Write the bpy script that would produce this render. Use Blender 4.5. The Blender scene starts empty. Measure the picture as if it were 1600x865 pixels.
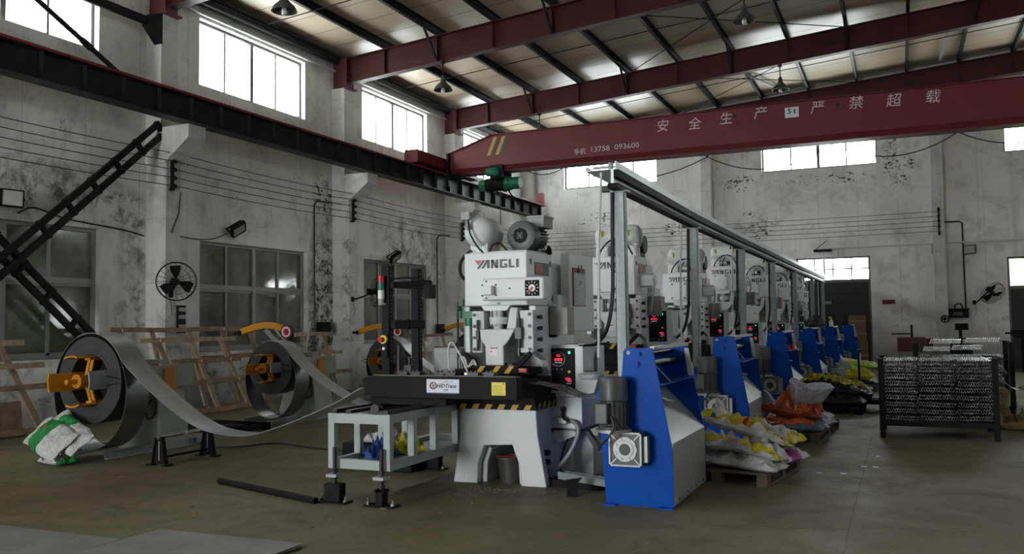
import bpy, math, random
import numpy as np
from mathutils import Vector, Matrix

random.seed(7)
S = bpy.context.scene
C = S.collection
PI = math.pi

# ------------------------------------------------------------------ camera
F_PX, YAW, PITCH, ROLL, EYE = 1369.86, math.radians(23.912), math.radians(3.031), math.radians(-0.774), 1.6
cy_, sy_ = math.cos(YAW), math.sin(YAW)
FW = Vector((-sy_*math.cos(PITCH), cy_*math.cos(PITCH), math.sin(PITCH)))
RT0 = Vector((cy_, sy_, 0)); UP0 = RT0.cross(FW)
RT = RT0*math.cos(ROLL)+UP0*math.sin(ROLL); UP = UP0*math.cos(ROLL)-RT0*math.sin(ROLL)
cam_d = bpy.data.cameras.new('camera'); cam_d.sensor_width = 36; cam_d.lens = F_PX/1600*36
cam_d.clip_end = 200
cam = bpy.data.objects.new('camera', cam_d); C.objects.link(cam); S.camera = cam
m = Matrix.Identity(4)
for i, v in enumerate((RT, UP, -FW)):
    for j in range(3): m[j][i] = v[j]
m[2][3] = EYE
cam.matrix_world = m

# ------------------------------------------------------------------ world, daylight, exposure
S.view_settings.view_transform = 'Standard'; S.view_settings.look = 'None'
S.view_settings.gamma = 1; S.view_settings.use_curve_mapping = False
S.view_settings.exposure = 0.1
w = bpy.data.worlds.new('overcast_sky'); S.world = w; w.use_nodes = True
bg = w.node_tree.nodes['Background']; bg.inputs[0].default_value = (0.93, 0.98, 1.0, 1); bg.inputs[1].default_value = 16.0
S.cycles.use_denoising = True; S.cycles.max_bounces = 6; S.cycles.diffuse_bounces = 4
S.cycles.transparent_max_bounces = 8; S.cycles.caustics_reflective = False; S.cycles.caustics_refractive = False
S.cycles.sample_clamp_indirect = 6

def area(name, loc, rot, sx, sy, power, col=(0.95, 0.98, 1.0), portal=False):
    d = bpy.data.lights.new(name, 'AREA'); d.shape = 'RECTANGLE'; d.size = sx; d.size_y = sy; d.energy = power; d.color = col
    if portal: d.cycles.is_portal = True
    o = bpy.data.objects.new(name, d); C.objects.link(o); o.location = loc; o.rotation_euler = rot
    return o
# loading doorway daylight behind the camera; added fill lamps high at rear and right
area('loading_doorway_daylight', (-8.3, -9.6, 2.6), (math.radians(90), 0, 0), 5.0, 5.0, 1100)
area('rear_fill_light', (3.0, -9.6, 7.2), (math.radians(75), 0, 0), 12.0, 1.6, 60)  # added fill, no window in the wall behind it
area('side_fill_light', (16.2, 14, 7.6), (0, math.radians(80), 0), 1.6, 30.0, 200)  # added fill to brighten the sides of machines that face right

# ------------------------------------------------------------------ pixel -> place helpers (a ray of this camera met with a plane)
def ray(px, py): return FW + RT*((px-800)/F_PX) - UP*((py-432.5)/F_PX)
EYEV = Vector((0, 0, EYE))
def onX(px, py, x): d = ray(px, py); return EYEV + d*(x/d.x)
def onY(px, py, y): d = ray(px, py); return EYEV + d*(y/d.y)
def onZ(px, py, z=0.0): d = ray(px, py); return EYEV + d*((z-EYE)/d.z)

# ------------------------------------------------------------------ mesh builder
class MB:
    def __init__(s): s.v = []; s.f = []; s.sm = []; s.mi = []; s.cur = 0
    def mat(s, i): s.cur = i; return s
    def add(s, vs, fs, smooth=False):
        b = len(s.v); s.v += [tuple(p) for p in vs]
        for f in fs: s.f.append([b+i for i in f]); s.sm.append(smooth); s.mi.append(s.cur)
        return s
    def bx(s, x0, x1, y0, y1, z0, z1):
        x0, x1 = min(x0, x1), max(x0, x1); y0, y1 = min(y0, y1), max(y0, y1); z0, z1 = min(z0, z1), max(z0, z1)
        return s.add([(x0,y0,z0),(x1,y0,z0),(x1,y1,z0),(x0,y1,z0),(x0,y0,z1),(x1,y0,z1),(x1,y1,z1),(x0,y1,z1)],
                     [(0,3,2,1),(4,5,6,7),(0,1,5,4),(1,2,6,5),(2,3,7,6),(3,0,4,7)])
    def cb(s, c, d, rz=0.0, rx=0.0, ry=0.0):
        R = Matrix.Rotation(rz, 3, 'Z') @ Matrix.Rotation(ry, 3, 'Y') @ Matrix.Rotation(rx, 3, 'X'); c = Vector(c)
        vs = [c + R @ Vector((a*d[0]/2, b*d[1]/2, e*d[2]/2)) for e in (-1, 1) for (a, b) in ((-1,-1),(1,-1),(1,1),(-1,1))]
        return s.add(vs, [(0,3,2,1),(4,5,6,7),(0,1,5,4),(1,2,6,5),(2,3,7,6),(3,0,4,7)])
    def bar(s, p0, p1, wa, wb, up=(0, 0, 1)):
        p0 = Vector(p0); p1 = Vector(p1); d = (p1-p0).normalized(); u = Vector(up)
        a = d.cross(u)
        if a.length < 1e-4: a = d.cross(Vector((1, 0, 0)))
        a.normalize(); b = a.cross(d).normalized(); a *= wa/2; b *= wb/2
        vs = [p0-a-b, p0+a-b, p0+a+b, p0-a+b, p1-a-b, p1+a-b, p1+a+b, p1-a+b]
        return s.add(vs, [(0,3,2,1),(4,5,6,7),(0,1,5,4),(1,2,6,5),(2,3,7,6),(3,0,4,7)])
    def cyl(s, p0, p1, r0, r1=None, n=20, caps=True, smooth=True):
        r1 = r0 if r1 is None else r1
        p0 = Vector(p0); p1 = Vector(p1); d = (p1-p0).normalized()
        a = d.cross(Vector((0, 0, 1)))
        if a.length < 1e-4: a = Vector((1, 0, 0))
        a.normalize(); b = d.cross(a)
        vs = []
        for p, r in ((p0, r0), (p1, r1)):
            for i in range(n):
                t = 2*PI*i/n; vs.append(p + a*math.cos(t)*r + b*math.sin(t)*r)
        s.add(vs, [(i, (i+1) % n, n+(i+1) % n, n+i) for i in range(n)], smooth)
        if caps: s.add(vs[:n], [list(range(n))[::-1]]); s.add(vs[n:], [list(range(n))])
        return s
    def ring(s, p0, p1, ro, ri, n=32):
        p0 = Vector(p0); p1 = Vector(p1); d = (p1-p0).normalized()
        a = d.cross(Vector((0, 0, 1)))
        if a.length < 1e-4: a = Vector((1, 0, 0))
        a.normalize(); b = d.cross(a); vs = []
        for p, r in ((p0, ro), (p1, ro), (p1, ri), (p0, ri)):
            for i in range(n):
                t = 2*PI*i/n; vs.append(p + a*math.cos(t)*r + b*math.sin(t)*r)
        fs = []
        for k in range(4):
            k2 = (k+1) % 4
            fs += [(k*n+i, k*n+(i+1) % n, k2*n+(i+1) % n, k2*n+i) for i in range(n)]
        return s.add(vs, fs, True)
    def tube(s, pts, r, n=7, closed=False):
        pts = [Vector(p) for p in pts]; L = len(pts); vs = []; a = None
        for i, p in enumerate(pts):
            if closed: d = pts[(i+1) % L]-pts[i-1]
            else: d = pts[min(i+1, L-1)]-pts[max(i-1, 0)]
            d.normalize()
            if a is None:
                a = d.cross(Vector((0, 0, 1)))
                if a.length < 1e-3: a = d.cross(Vector((1, 0, 0)))
            a = (a - d*a.dot(d)).normalized(); b = d.cross(a)
            for k in range(n):
                t = 2*PI*k/n; vs.append(p + a*math.cos(t)*r + b*math.sin(t)*r)
        fs = []
        for i in range(L if closed else L-1):
            j = (i+1) % L
            fs += [(i*n+k, i*n+(k+1) % n, j*n+(k+1) % n, j*n+k) for k in range(n)]
        if not closed: fs += [list(range(n))[::-1], [(L-1)*n+k for k in range(n)]]
        return s.add(vs, fs, True)
    def prism(s, poly, ax, a, b):
        n = len(poly)
        def P(q, h): return {'x': (h, q[0], q[1]), 'y': (q[0], h, q[1]), 'z': (q[0], q[1], h)}[ax]
        vs = [P(q, a) for q in poly] + [P(q, b) for q in poly]
        return s.add(vs, [list(range(n))[::-1], list(range(n, 2*n))] + [(i, (i+1) % n, n+(i+1) % n, n+i) for i in range(n)])
    def lathe(s, prof, o, d, n=28, smooth=True):
        o = Vector(o); d = Vector(d).normalized(); a = d.cross(Vector((0, 0, 1)))
        if a.length < 1e-4: a = Vector((1, 0, 0))
        a.normalize(); b = d.cross(a); vs = []
        for r, h in prof:
            for i in range(n):
                t = 2*PI*i/n; vs.append(o + d*h + a*math.cos(t)*r + b*math.sin(t)*r)
        fs = [(k*n+i, k*n+(i+1) % n, (k+1)*n+(i+1) % n, (k+1)*n+i) for k in range(len(prof)-1) for i in range(n)]
        return s.add(vs, fs, smooth)
    def sph(s, c, r, sc=(1, 1, 1), n=14):
        c = Vector(c); vs = []; fs = []
        for i in range(n+1):
            for j in range(2*n):
                t = PI*i/n; p = PI*j/n
                vs.append(c + Vector((math.sin(t)*math.cos(p)*r*sc[0], math.sin(t)*math.sin(p)*r*sc[1], math.cos(t)*r*sc[2])))
        for i in range(n):
            for j in range(2*n):
                a = i*2*n; b = a+2*n; j2 = (j+1) % (2*n); fs.append((a+j, b+j, b+j2, a+j2))
        return s.add(vs, fs, True)

def sm_path(pts, n=6):
    """Catmull-Rom through the points."""
    P = [Vector(p) for p in pts]; P = [P[0]*2-P[1]] + P + [P[-1]*2-P[-2]]; out = []
    for i in range(1, len(P)-2):
        for k in range(n):
            t = k/n
            out.append(0.5*((2*P[i]) + (P[i+1]-P[i-1])*t + (2*P[i-1]-5*P[i]+4*P[i+1]-P[i+2])*t*t + (3*P[i]-P[i-1]-3*P[i+1]+P[i+2])*t**3))
    out.append(P[-2]); return out

def obj(name, mb, mats, parent=None, loc=None, rz=None, bevel=0, seg=1):
    me = bpy.data.meshes.new(name); me.from_pydata(mb.v, [], mb.f)
    me.polygons.foreach_set('use_smooth', mb.sm); me.polygons.foreach_set('material_index', mb.mi)
    me.validate(); me.update()
    if any(mb.sm): me.set_sharp_from_angle(angle=math.radians(40))
    for mm in (mats if isinstance(mats, (list, tuple)) else [mats]): me.materials.append(mm)
    o = bpy.data.objects.new(name, me); C.objects.link(o)
    if parent: o.parent = parent
    if loc is not None: o.location = loc
    if rz is not None: o.rotation_euler[2] = rz
    if bevel:
        b = o.modifiers.new('bevel', 'BEVEL'); b.width = bevel; b.segments = seg; b.limit_method = 'ANGLE'; b.angle_limit = math.radians(50)
    return o
def tag(o, label, cat, group=None, kind=None):
    o['label'] = label; o['category'] = cat
    if group: o['group'] = group
    if kind: o['kind'] = kind
    return o
def struct(o, label=None):
    o['kind'] = 'structure'
    if label: o['label'] = label
    return o
def thing(name, label, cat, loc=(0, 0, 0), rz=0, group=None):
    o = bpy.data.objects.new(name, None); C.objects.link(o); o.empty_display_size = .1
    o.location = loc; o.rotation_euler[2] = rz
    return tag(o, label, cat, group)
def copy_tree(o, parent=None):
    c = o.copy(); C.objects.link(c)
    if parent: c.parent = parent
    for ch in [x for x in C.objects if x.parent == o]: copy_tree(ch, c)
    return c
def text(name, body, size, mat, parent, loc, rot=(PI/2, 0, 0), sx=1.0, align='CENTER', ext=.001, bold=0, shear=0):
    cu = bpy.data.curves.new(name, 'FONT'); cu.body = body; cu.size = size; cu.extrude = ext; cu.align_x = align; cu.align_y = 'CENTER'
    cu.offset = bold; cu.shear = shear; cu.resolution_u = 2; cu.materials.append(mat)
    tmp = bpy.data.objects.new('tmp', cu); C.objects.link(tmp)
    me = bpy.data.meshes.new_from_object(tmp.evaluated_get(bpy.context.evaluated_depsgraph_get())); bpy.data.objects.remove(tmp)
    o = bpy.data.objects.new(name, me); C.objects.link(o); o.parent = parent; o.location = loc; o.rotation_euler = rot; o.scale = (sx, 1, 1)
    return o

# ------------------------------------------------------------------ materials
MATS = {}
def base_mat(name):
    m = bpy.data.materials.new(name); m.use_nodes = True; nt = m.node_tree
    return m, nt, nt.nodes['Principled BSDF']
def N(nt, t, **k):
    n = nt.nodes.new(t)
    for a, b in k.items():
        if a.startswith('i_'):
            q = a[2:]; n.inputs[int(q) if q.isdigit() else q].default_value = b
        else: setattr(n, a, b)
    return n
def math_n(nt, op, a, b=None, c=None, clamp=False):
    n = nt.nodes.new('ShaderNodeMath'); n.operation = op; n.use_clamp = clamp
    for i, q in enumerate((a, b, c)):
        if q is None: continue
        if isinstance(q, (int, float)): n.inputs[i].default_value = q
        else: nt.links.new(q, n.inputs[i])
    return n.outputs[0]
def ramp(nt, src, lo, hi, a=0.0, b=1.0):
    n = nt.nodes.new('ShaderNodeMapRange'); n.inputs[1].default_value = lo; n.inputs[2].default_value = hi
    n.inputs[3].default_value = a; n.inputs[4].default_value = b; nt.links.new(src, n.inputs[0]); return n.outputs[0]
def noise(nt, co, scale, detail=4, rough=.6, vscale=None, dist=0):
    if vscale:
        mp = nt.nodes.new('ShaderNodeMapping'); mp.inputs['Scale'].default_value = vscale; nt.links.new(co, mp.inputs[0]); co = mp.outputs[0]
    n = nt.nodes.new('ShaderNodeTexNoise'); n.inputs['Scale'].default_value = scale; n.inputs['Detail'].default_value = detail
    n.inputs['Roughness'].default_value = rough; n.inputs['Distortion'].default_value = dist; nt.links.new(co, n.inputs['Vector']); return n.outputs['Fac']
def mixc(nt, fac, a, b, mode='MIX'):
    n = nt.nodes.new('ShaderNodeMix'); n.data_type = 'RGBA'; n.blend_type = mode
    if isinstance(fac, (int, float)): n.inputs[0].default_value = fac
    else: nt.links.new(fac, n.inputs[0])
    for i, q in ((6, a), (7, b)):
        if isinstance(q, tuple): n.inputs[i].default_value = (*q[:3], 1)
        else: nt.links.new(q, n.inputs[i])
    return n.outputs[2]
def coord(nt, kind='Object'): return nt.nodes.new('ShaderNodeTexCoord').outputs[kind]
def position(nt): return nt.nodes.new('ShaderNodeNewGeometry').outputs['Position']
def bump(nt, b, h, strength=.2, dist=.02):
    n = nt.nodes.new('ShaderNodeBump'); n.inputs['Strength'].default_value = strength; n.inputs['Distance'].default_value = dist
    nt.links.new(h, n.inputs['Height']); nt.links.new(n.outputs[0], b.inputs['Normal'])
def paint(name, col, rough=.45, metal=0.0, var=.12, scale=3.0, dirt=0.0, dirt_col=(.03, .027, .022), spec=.5):
    if name in MATS: return MATS[name]
    m, nt, b = base_mat(name); co = coord(nt)
    n1 = noise(nt, co, scale, 5)
    c = mixc(nt, ramp(nt, n1, .3, .7), tuple(x*(1-var) for x in col), tuple(min(1, x*(1+var)) for x in col))
    if dirt:
        n2 = noise(nt, co, scale*2.3, 7, .7, dist=.6)
        c = mixc(nt, ramp(nt, n2, .55, .75, 0, dirt), c, dirt_col)
    nt.links.new(c, b.inputs['Base Color']); b.inputs['Metallic'].default_value = metal
    nt.links.new(ramp(nt, n1, .3, .7, max(.05, rough-.08), min(1, rough+.08)), b.inputs['Roughness'])
    b.inputs['Specular IOR Level'].default_value = spec
    MATS[name] = m; return m
def glow(name, col, strength):
    if name in MATS: return MATS[name]
    m, nt, b = base_mat(name); b.inputs['Base Color'].default_value = (*col, 1)
    b.inputs['Emission Color'].default_value = (*col, 1); b.inputs['Emission Strength'].default_value = strength
    MATS[name] = m; return m

M_white = paint('white_machine_paint', (.72, .775, .775), .4, var=.04, dirt=.10, dirt_col=(.3, .28, .24))
M_table = paint('dimmed_white_frame_paint', (.36, .42, .41), .45, var=.05, dirt=.15, dirt_col=(.2, .2, .18))  # table's white paint darkened in the colour for the dimmer light on it
M_white2 = paint('worn_white_paint', (.66, .70, .69), .5, var=.08, dirt=.35, dirt_col=(.25, .22, .17))
M_grey = paint('grey_machine_paint', (.065, .073, .076), .42, var=.1)
M_boxgrey = paint('grey_enclosure_paint', (.30, .32, .32), .45, var=.05)
M_brown = paint('brown_grey_enclosure', (.27, .25, .22), .5, var=.08, dirt=.2)
M_black = paint('black_paint', (.009, .010, .011), .55, var=.2, spec=.12)
M_blacksteel = paint('black_oiled_steel', (.011, .011, .011), .6, metal=0, var=.3, dirt=.3, dirt_col=(.03, .027, .024), spec=.12)
M_rubber = paint('black_rubber', (.012, .012, .012), .6, var=.1, spec=0.25)
M_beam = paint('dark_blue_grey_beam_paint', (.015, .018, .022), .5, var=.25, dirt=.25, dirt_col=(.05, .05, .05), spec=0.2)
M_red = paint('red_oxide_steel_paint', (.055, .011, .009), .5, var=.18, dirt=.2, dirt_col=(.07, .015, .012), spec=0.25)
M_crane = paint('crane_red_paint', (.14, .020, .022), .42, var=.12, dirt=.15, dirt_col=(.12, .02, .02), spec=0.3)
M_rail = paint('rail_red_paint', (.16, .010, .014), .5, var=.2)
M_blue = paint('blue_machine_paint', (.001, .072, .42), .38, var=.06, dirt=.12, dirt_col=(.005, .04, .2), spec=.08)
M_galv = paint('galvanised_steel', (.30, .345, .36), .5, metal=.35, var=.18, scale=14)
M_stain = paint('brushed_stainless_sheet', (.42, .43, .415), .36, metal=.35, var=.1, scale=4)
M_alu = paint('cast_aluminium', (.36, .37, .36), .45, metal=.6, var=.15, scale=10, dirt=.2)
M_bolt = paint('dark_bolt_steel', (.04, .04, .042), .4, metal=.6, var=.1)
M_chrome = paint('bright_steel', (.6, .6, .6), .25, metal=1, var=.05)
M_yellow = paint('orange_yellow_paint', (.55, .23, .015), .45, var=.12, dirt=.25, dirt_col=(.12, .05, .01))
M_hyel = paint('hazard_yellow_paint', (.62, .34, .012), .5, var=.1, dirt=.2, dirt_col=(.2, .12, .02))
M_syel = paint('yellow_sticker', (.75, .62, .02), .4, var=.05)
M_green = paint('green_paint', (.01, .16, .075), .4, var=.15)
M_pgreen = paint('pale_green_paint', (.30, .345, .30), .5, var=.08, dirt=.25, dirt_col=(.2, .2, .16))
M_redp = paint('signal_red', (.5, .012, .02), .35, var=.05)
M_dial = paint('dial_white', (.8, .8, .8), .4, var=.02)
M_logo = paint('dark_slate_lettering', (.028, .036, .045), .4, var=.03)
M_wood = paint('rough_weathered_wood', (.24, .165, .105), .75, var=.45, scale=6, dirt=.4, dirt_col=(.06, .045, .03))
M_wood2 = paint('pale_sawn_wood', (.33, .25, .165), .75, var=.35, scale=6, dirt=.3, dirt_col=(.09, .07, .05))
M_card = paint('brown_cardboard', (.22, .14, .085), .8, var=.1)
M_pvc = paint('white_plastic_pipe', (.62, .64, .62), .4, var=.04)
M_cable = paint('black_cable', (.014, .014, .014), .5, var=.1)
M_wcable = paint('white_cable', (.6, .6, .58), .5, var=.05)
M_frame = paint('aluminium_window_frame', (.15, .145, .13), .5, var=.15, dirt=.35, dirt_col=(.1, .09, .07))
M_frame2 = paint('grey_sash_frame', (.30, .30, .27), .5, var=.15, dirt=.35, dirt_col=(.1, .09, .07))
M_paper = paint('paper_sheet', (.55, .56, .60), .7, var=.04)
M_signw = paint('white_sign_face', (.68, .72, .80), .4, var=.02)
M_letterw = paint('white_lettering_paint', (.62, .55, .55), .6, var=.08)
M_tray = paint('pale_sheet_metal', (.55, .62, .63), .4, metal=.3, var=.06)
M_lampsh = paint('dull_aluminium_shade', (.09, .095, .09), .5, metal=.3, var=.15)
def rolled_steel(name, c0, c1, metal, rough):
    m, nt, b = base_mat(name); co = coord(nt); n1 = noise(nt, co, 1.0, 4, .5, vscale=(.25, 9, .25))
    nt.links.new(mixc(nt, ramp(nt, n1, .3, .7), c0, c1), b.inputs['Base Color']); b.inputs['Metallic'].default_value = metal; b.inputs['Roughness'].default_value = rough; return m
M_strip = rolled_steel('bright_coil_strip', (.50, .545, .60), (.60, .645, .70), .72, .28)
M_wrap = rolled_steel('shaded_coil_wrap_steel', (.30, .315, .33), (.38, .395, .41), .95, .27)  # same steel as the strip, darkened in the colour for its darker reflections
M_coilface = paint('coil_edge_steel', (.20, .205, .21), .42, metal=.85, var=.25, scale=3)
M_gbox = paint('shadowed_casting_grey', (.10, .103, .10), .5, metal=.4, var=.2, scale=12)  # recess shade of the casting put into a darker body colour
M_mesh = paint('expanded_metal_steel', (.26, .26, .255), .28, metal=.8, var=.45, scale=9)
M_sheet = paint('dusty_grey_sheet', (.21, .215, .205), .6, var=.3, scale=2.6, dirt=.5, dirt_col=(.11, .10, .09))
M_burg = paint('burgundy_paint', (.10, .02, .022), .5, var=.1)
M_glowred = glow('red_display_digits', (.85, .03, .09), .55)
M_glowgrn = glow('green_indicator', (.05, .9, .45), 1.0)
M_glowwht = glow('white_indicator', (.8, .85, .9), .25)
M_lampred = glow('red_pilot_lamp', (.8, .06, .05), .35)

def clear_glass():
    m = bpy.data.materials.new('clear_window_glass'); m.use_nodes = True; nt = m.node_tree
    nt.nodes.remove(nt.nodes['Principled BSDF']); out = nt.nodes['Material Output']
    t = N(nt, 'ShaderNodeBsdfTransparent'); g = N(nt, 'ShaderNodeBsdfGlossy'); g.inputs['Roughness'].default_value = .08
    t.inputs[0].default_value = (.96, .98, .97, 1)
    mx = N(nt, 'ShaderNodeMixShader', i_0=.06); nt.links.new(t.outputs[0], mx.inputs[1]); nt.links.new(g.outputs[0], mx.inputs[2]); nt.links.new(mx.outputs[0], out.inputs[0])
    return m
M_glass = clear_glass()
def dirty_glass():
    """Grimy single glazing, mostly closed by dust film; what stands outside reads as dim green-grey."""
    m, nt, b = base_mat('grimy_window_glass'); co = coord(nt)
    n1 = noise(nt, co, 1.3, 5); n2 = noise(nt, co, 9, 4, vscale=(1, 1, .25))
    c = mixc(nt, ramp(nt, n1, .3, .7), (.06, .065, .05), (.24, .24, .20)); c = mixc(nt, ramp(nt, n2, .5, .8, 0, .5), c, (.2, .2, .17))
    nt.links.new(c, b.inputs['Base Color']); nt.links.new(ramp(nt, n1, .3, .7, .02, .12), b.inputs['Roughness'])
    c2 = mixc(nt, ramp(nt, noise(nt, co, .8, 3), .55, .62, 0, .6), c, (.10, .16, .05)); nt.links.new(c2, b.inputs['Base Color'])
    b.inputs['Specular IOR Level'].default_value = .7
    return m
M_dglass = dirty_glass()

def wall_mat(name, spots=(), flecks=(), base=(.82, .83, .785), seam_axis=1):
    m, nt, b = base_mat(name); co = position(nt)
    n1 = noise(nt, co, .35, 6, .62, dist=.4); n2 = noise(nt, co, 1.7, 8, .7, dist=.2); n3 = noise(nt, co, 11, 6, .7)
    st = noise(nt, co, 1.0, 6, .65, vscale=(3.2, 3.2, .16)); 
    c = mixc(nt, ramp(nt, n1, .35, .68), tuple(x*.80 for x in base), tuple(x*1.12 for x in base))
    c = mixc(nt, ramp(nt, n2, .50, .72, 0, .7), c, tuple(x*.45 for x in base))
    c = mixc(nt, ramp(nt, st, .56, .76, 0, .45), c, tuple(x*.42 for x in base))
    c = mixc(nt, ramp(nt, n3, .6, .75, 0, .25), c, tuple(x*.45 for x in base))
    sep = nt.nodes.new('ShaderNodeSeparateXYZ'); nt.links.new(co, sep.inputs[0])
    # faint vertical board seams in the render coat
    fr = math_n(nt, 'FRACT', math_n(nt, 'MULTIPLY', sep.outputs[seam_axis], 1/1.22))
    seam = math_n(nt, 'LESS_THAN', fr, .014)
    c = mixc(nt, math_n(nt, 'MULTIPLY', seam, .35), c, tuple(x*.35 for x in base))
    # grime near the floor
    low = ramp(nt, math_n(nt, 'ADD', sep.outputs[2], math_n(nt, 'MULTIPLY', n2, 1.2)), 1.5, .6, 0, .6)
    c = mixc(nt, low, c, (.10, .095, .08))
    nd = noise(nt, co, 2.6, 9, .75, dist=.3)
    for (cx, cyy, cz, rx, ry, rz, k, tone) in spots:
        d = None
        for o, (cc, rr) in zip(sep.outputs, ((cx, rx), (cyy, ry), (cz, rz))):
            q = math_n(nt, 'POWER', math_n(nt, 'ABSOLUTE', math_n(nt, 'DIVIDE', math_n(nt, 'SUBTRACT', o, cc), rr)), 2.0)
            d = q if d is None else math_n(nt, 'ADD', d, q)
        f = math_n(nt, 'SUBTRACT', 1.0, d, clamp=True)
        f = math_n(nt, 'MULTIPLY', math_n(nt, 'POWER', f, .5), ramp(nt, nd, k-.16, k-.02))
        c = mixc(nt, math_n(nt, 'MULTIPLY', f, .85), c, tone)
    if flecks:
        nf = noise(nt, co, 7.5, 5, .62, vscale=(1, 1, 1.6), dist=.4); nl = noise(nt, co, 1.9, 2)
        for (cx, cyy, cz, rx, rz) in flecks:
            dx = math_n(nt, 'DIVIDE', math_n(nt, 'SUBTRACT', sep.outputs[0 if seam_axis == 0 else 1], cx if seam_axis == 0 else cyy), rx); dz = math_n(nt, 'DIVIDE', math_n(nt, 'SUBTRACT', sep.outputs[2], cz), rz)
            d = math_n(nt, 'ADD', math_n(nt, 'POWER', math_n(nt, 'ABSOLUTE', dx), 2.0), math_n(nt, 'POWER', math_n(nt, 'ABSOLUTE', dz), 2.0))
            inside = ramp(nt, d, 1.0, .55); f = math_n(nt, 'MULTIPLY', inside, ramp(nt, math_n(nt, 'ADD', math_n(nt, 'MULTIPLY', nf, .7), math_n(nt, 'MULTIPLY', nl, .3)), .545, .575))
            c = mixc(nt, math_n(nt, 'MULTIPLY', f, .92), c, (.03, .03, .028))
    nt.links.new(c, b.inputs['Base Color']); b.inputs['Roughness'].default_value = .85; b.inputs['Specular IOR Level'].default_value = .25
    bump(nt, b, n3, .25, .01)
    return m
DK = (.045, .045, .04)
M_wallL = wall_mat('stained_plaster_left', [
    (-13.1, 10.2, 3.95, 1.2, 2.2, .55, .62, DK), (-13.1, 11.8, 3.75, 1, 1.2, .35, .66, DK), (-13.1, 22.3, 3.95, 1, 1.6, .8, .62, DK), (-13.1, 23.6, 3.2, 1, .8, .8, .66, DK),
    (-13.1, 18.0, 2.4, 1.2, .7, 2.2, .60, (.06, .06, .055)), (-13.0, 18.1, 4.9, 1, .5, .9, .66, (.07, .07, .065)), (-12.9, 18.2, 1.2, 1.2, 1.2, 1.6, .62, DK),
    (-13.1, 15.5, .5, 1.2, 9, .9, .66, DK), (-13.1, 12.1, 2.4, 1, .5, 1.4, .64, DK), (-13.1, 9.9, 5.15, 1, 1.6, .35, .7, (.09, .09, .085)), (-13.1, 15.6, 5.2, 1, 2.0, .35, .74, (.1, .1, .095)), (-13.1, 24.5, 4.6, 1, 1.0, 1.6, .74, (.1, .1, .095))], flecks=[(-13.1, 18.0, 2.3, .6, 1.7), (-13.1, 18.0, 4.9, .5, .55), (-13.1, 17.6, 1.0, .5, .7)])
M_wallB = wall_mat('stained_plaster_back', [
    (-4.6, 30.9, 4.7, .75, 1, .5, .66, (.07, .07, .065)), (.0, 30.9, 6.4, .6, 1, .9, .7, (.06, .06, .055)), (-2.6, 30.9, 6.25, 1.3, 1, .35, .74, (.07, .07, .065)),
    (-7.2, 30.9, 5.6, .9, 1, .7, .72, (.08, .08, .075)), (-10.6, 30.9, 4.9, 1.7, 1, 2.2, .8, (.15, .14, .12)), (-12.6, 30.9, 4.0, .9, 1, 2.5, .72, (.1, .095, .085)), (-5.8, 30.9, 3.9, .5, 1, 2.0, .78, (.12, .12, .11)),
    (.4, 30.9, 2.0, 2.6, 1, .5, .8, (.13, .125, .11)), (2.2, 30.9, 1.5, 1.3, 1, .7, .76, (.1, .1, .09))], seam_axis=0, base=(.90, .90, .88), flecks=[(-4.55, 30.9, 4.85, .85, .55), (-5.0, 30.9, 6.3, .7, .35), (.05, 30.9, 6.7, .55, .9), (-2.0, 30.9, 6.3, 1.6, .22), (-8.0, 30.9, 5.9, .6, .4), (-10.2, 30.9, 5.4, .9, .3), (-7.4, 30.9, 4.9, .5, .25)])

def floor_mat():
    m, nt, b = base_mat('worn_concrete_floor'); co = position(nt)
    n1 = noise(nt, co, .3, 6, .6, dist=.6); n2 = noise(nt, co, 1.3, 8, .68, dist=1.0); n3 = noise(nt, co, 16, 6, .7); n4 = noise(nt, co, 3.0, 7, .7, vscale=(1, .35, 1))
    c = mixc(nt, ramp(nt, n1, .32, .68), (.155, .133, .082), (.232, .205, .132))
    c = mixc(nt, ramp(nt, n2, .5, .76, 0, .6), c, (.085, .073, .056))
    c = mixc(nt, ramp(nt, n4, .58, .78, 0, .45), c, (.19, .178, .135))
    c = mixc(nt, ramp(nt, n3, .52, .72, 0, .5), c, (.075, .065, .045)); n5 = noise(nt, co, 70, 3, .6); c = mixc(nt, ramp(nt, n5, .6, .72, 0, .5), c, (.07, .062, .045)); c = mixc(nt, ramp(nt, n5, .40, .30, 0, .35), c, (.34, .31, .23))
    sep = nt.nodes.new('ShaderNodeSeparateXYZ'); nt.links.new(co, sep.inputs[0])
    for ax, off in ((0, .4), (1, 1.35)):
        fr = math_n(nt, 'FRACT', math_n(nt, 'MULTIPLY', math_n(nt, 'ADD', sep.outputs[ax], math_n(nt, 'ADD', math_n(nt, 'MULTIPLY', n2, .06), off)), 1/5.2))
        c = mixc(nt, math_n(nt, 'MULTIPLY', math_n(nt, 'LESS_THAN', fr, .0022), .4), c, (.03, .026, .02))
    nt.links.new(c, b.inputs['Base Color'])
    nt.links.new(ramp(nt, n2, .35, .7, .5, .75), b.inputs['Roughness']); b.inputs['Specular IOR Level'].default_value = .12
    bump(nt, b, n3, .18, .01)
    return m
M_floor = floor_mat()
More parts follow.
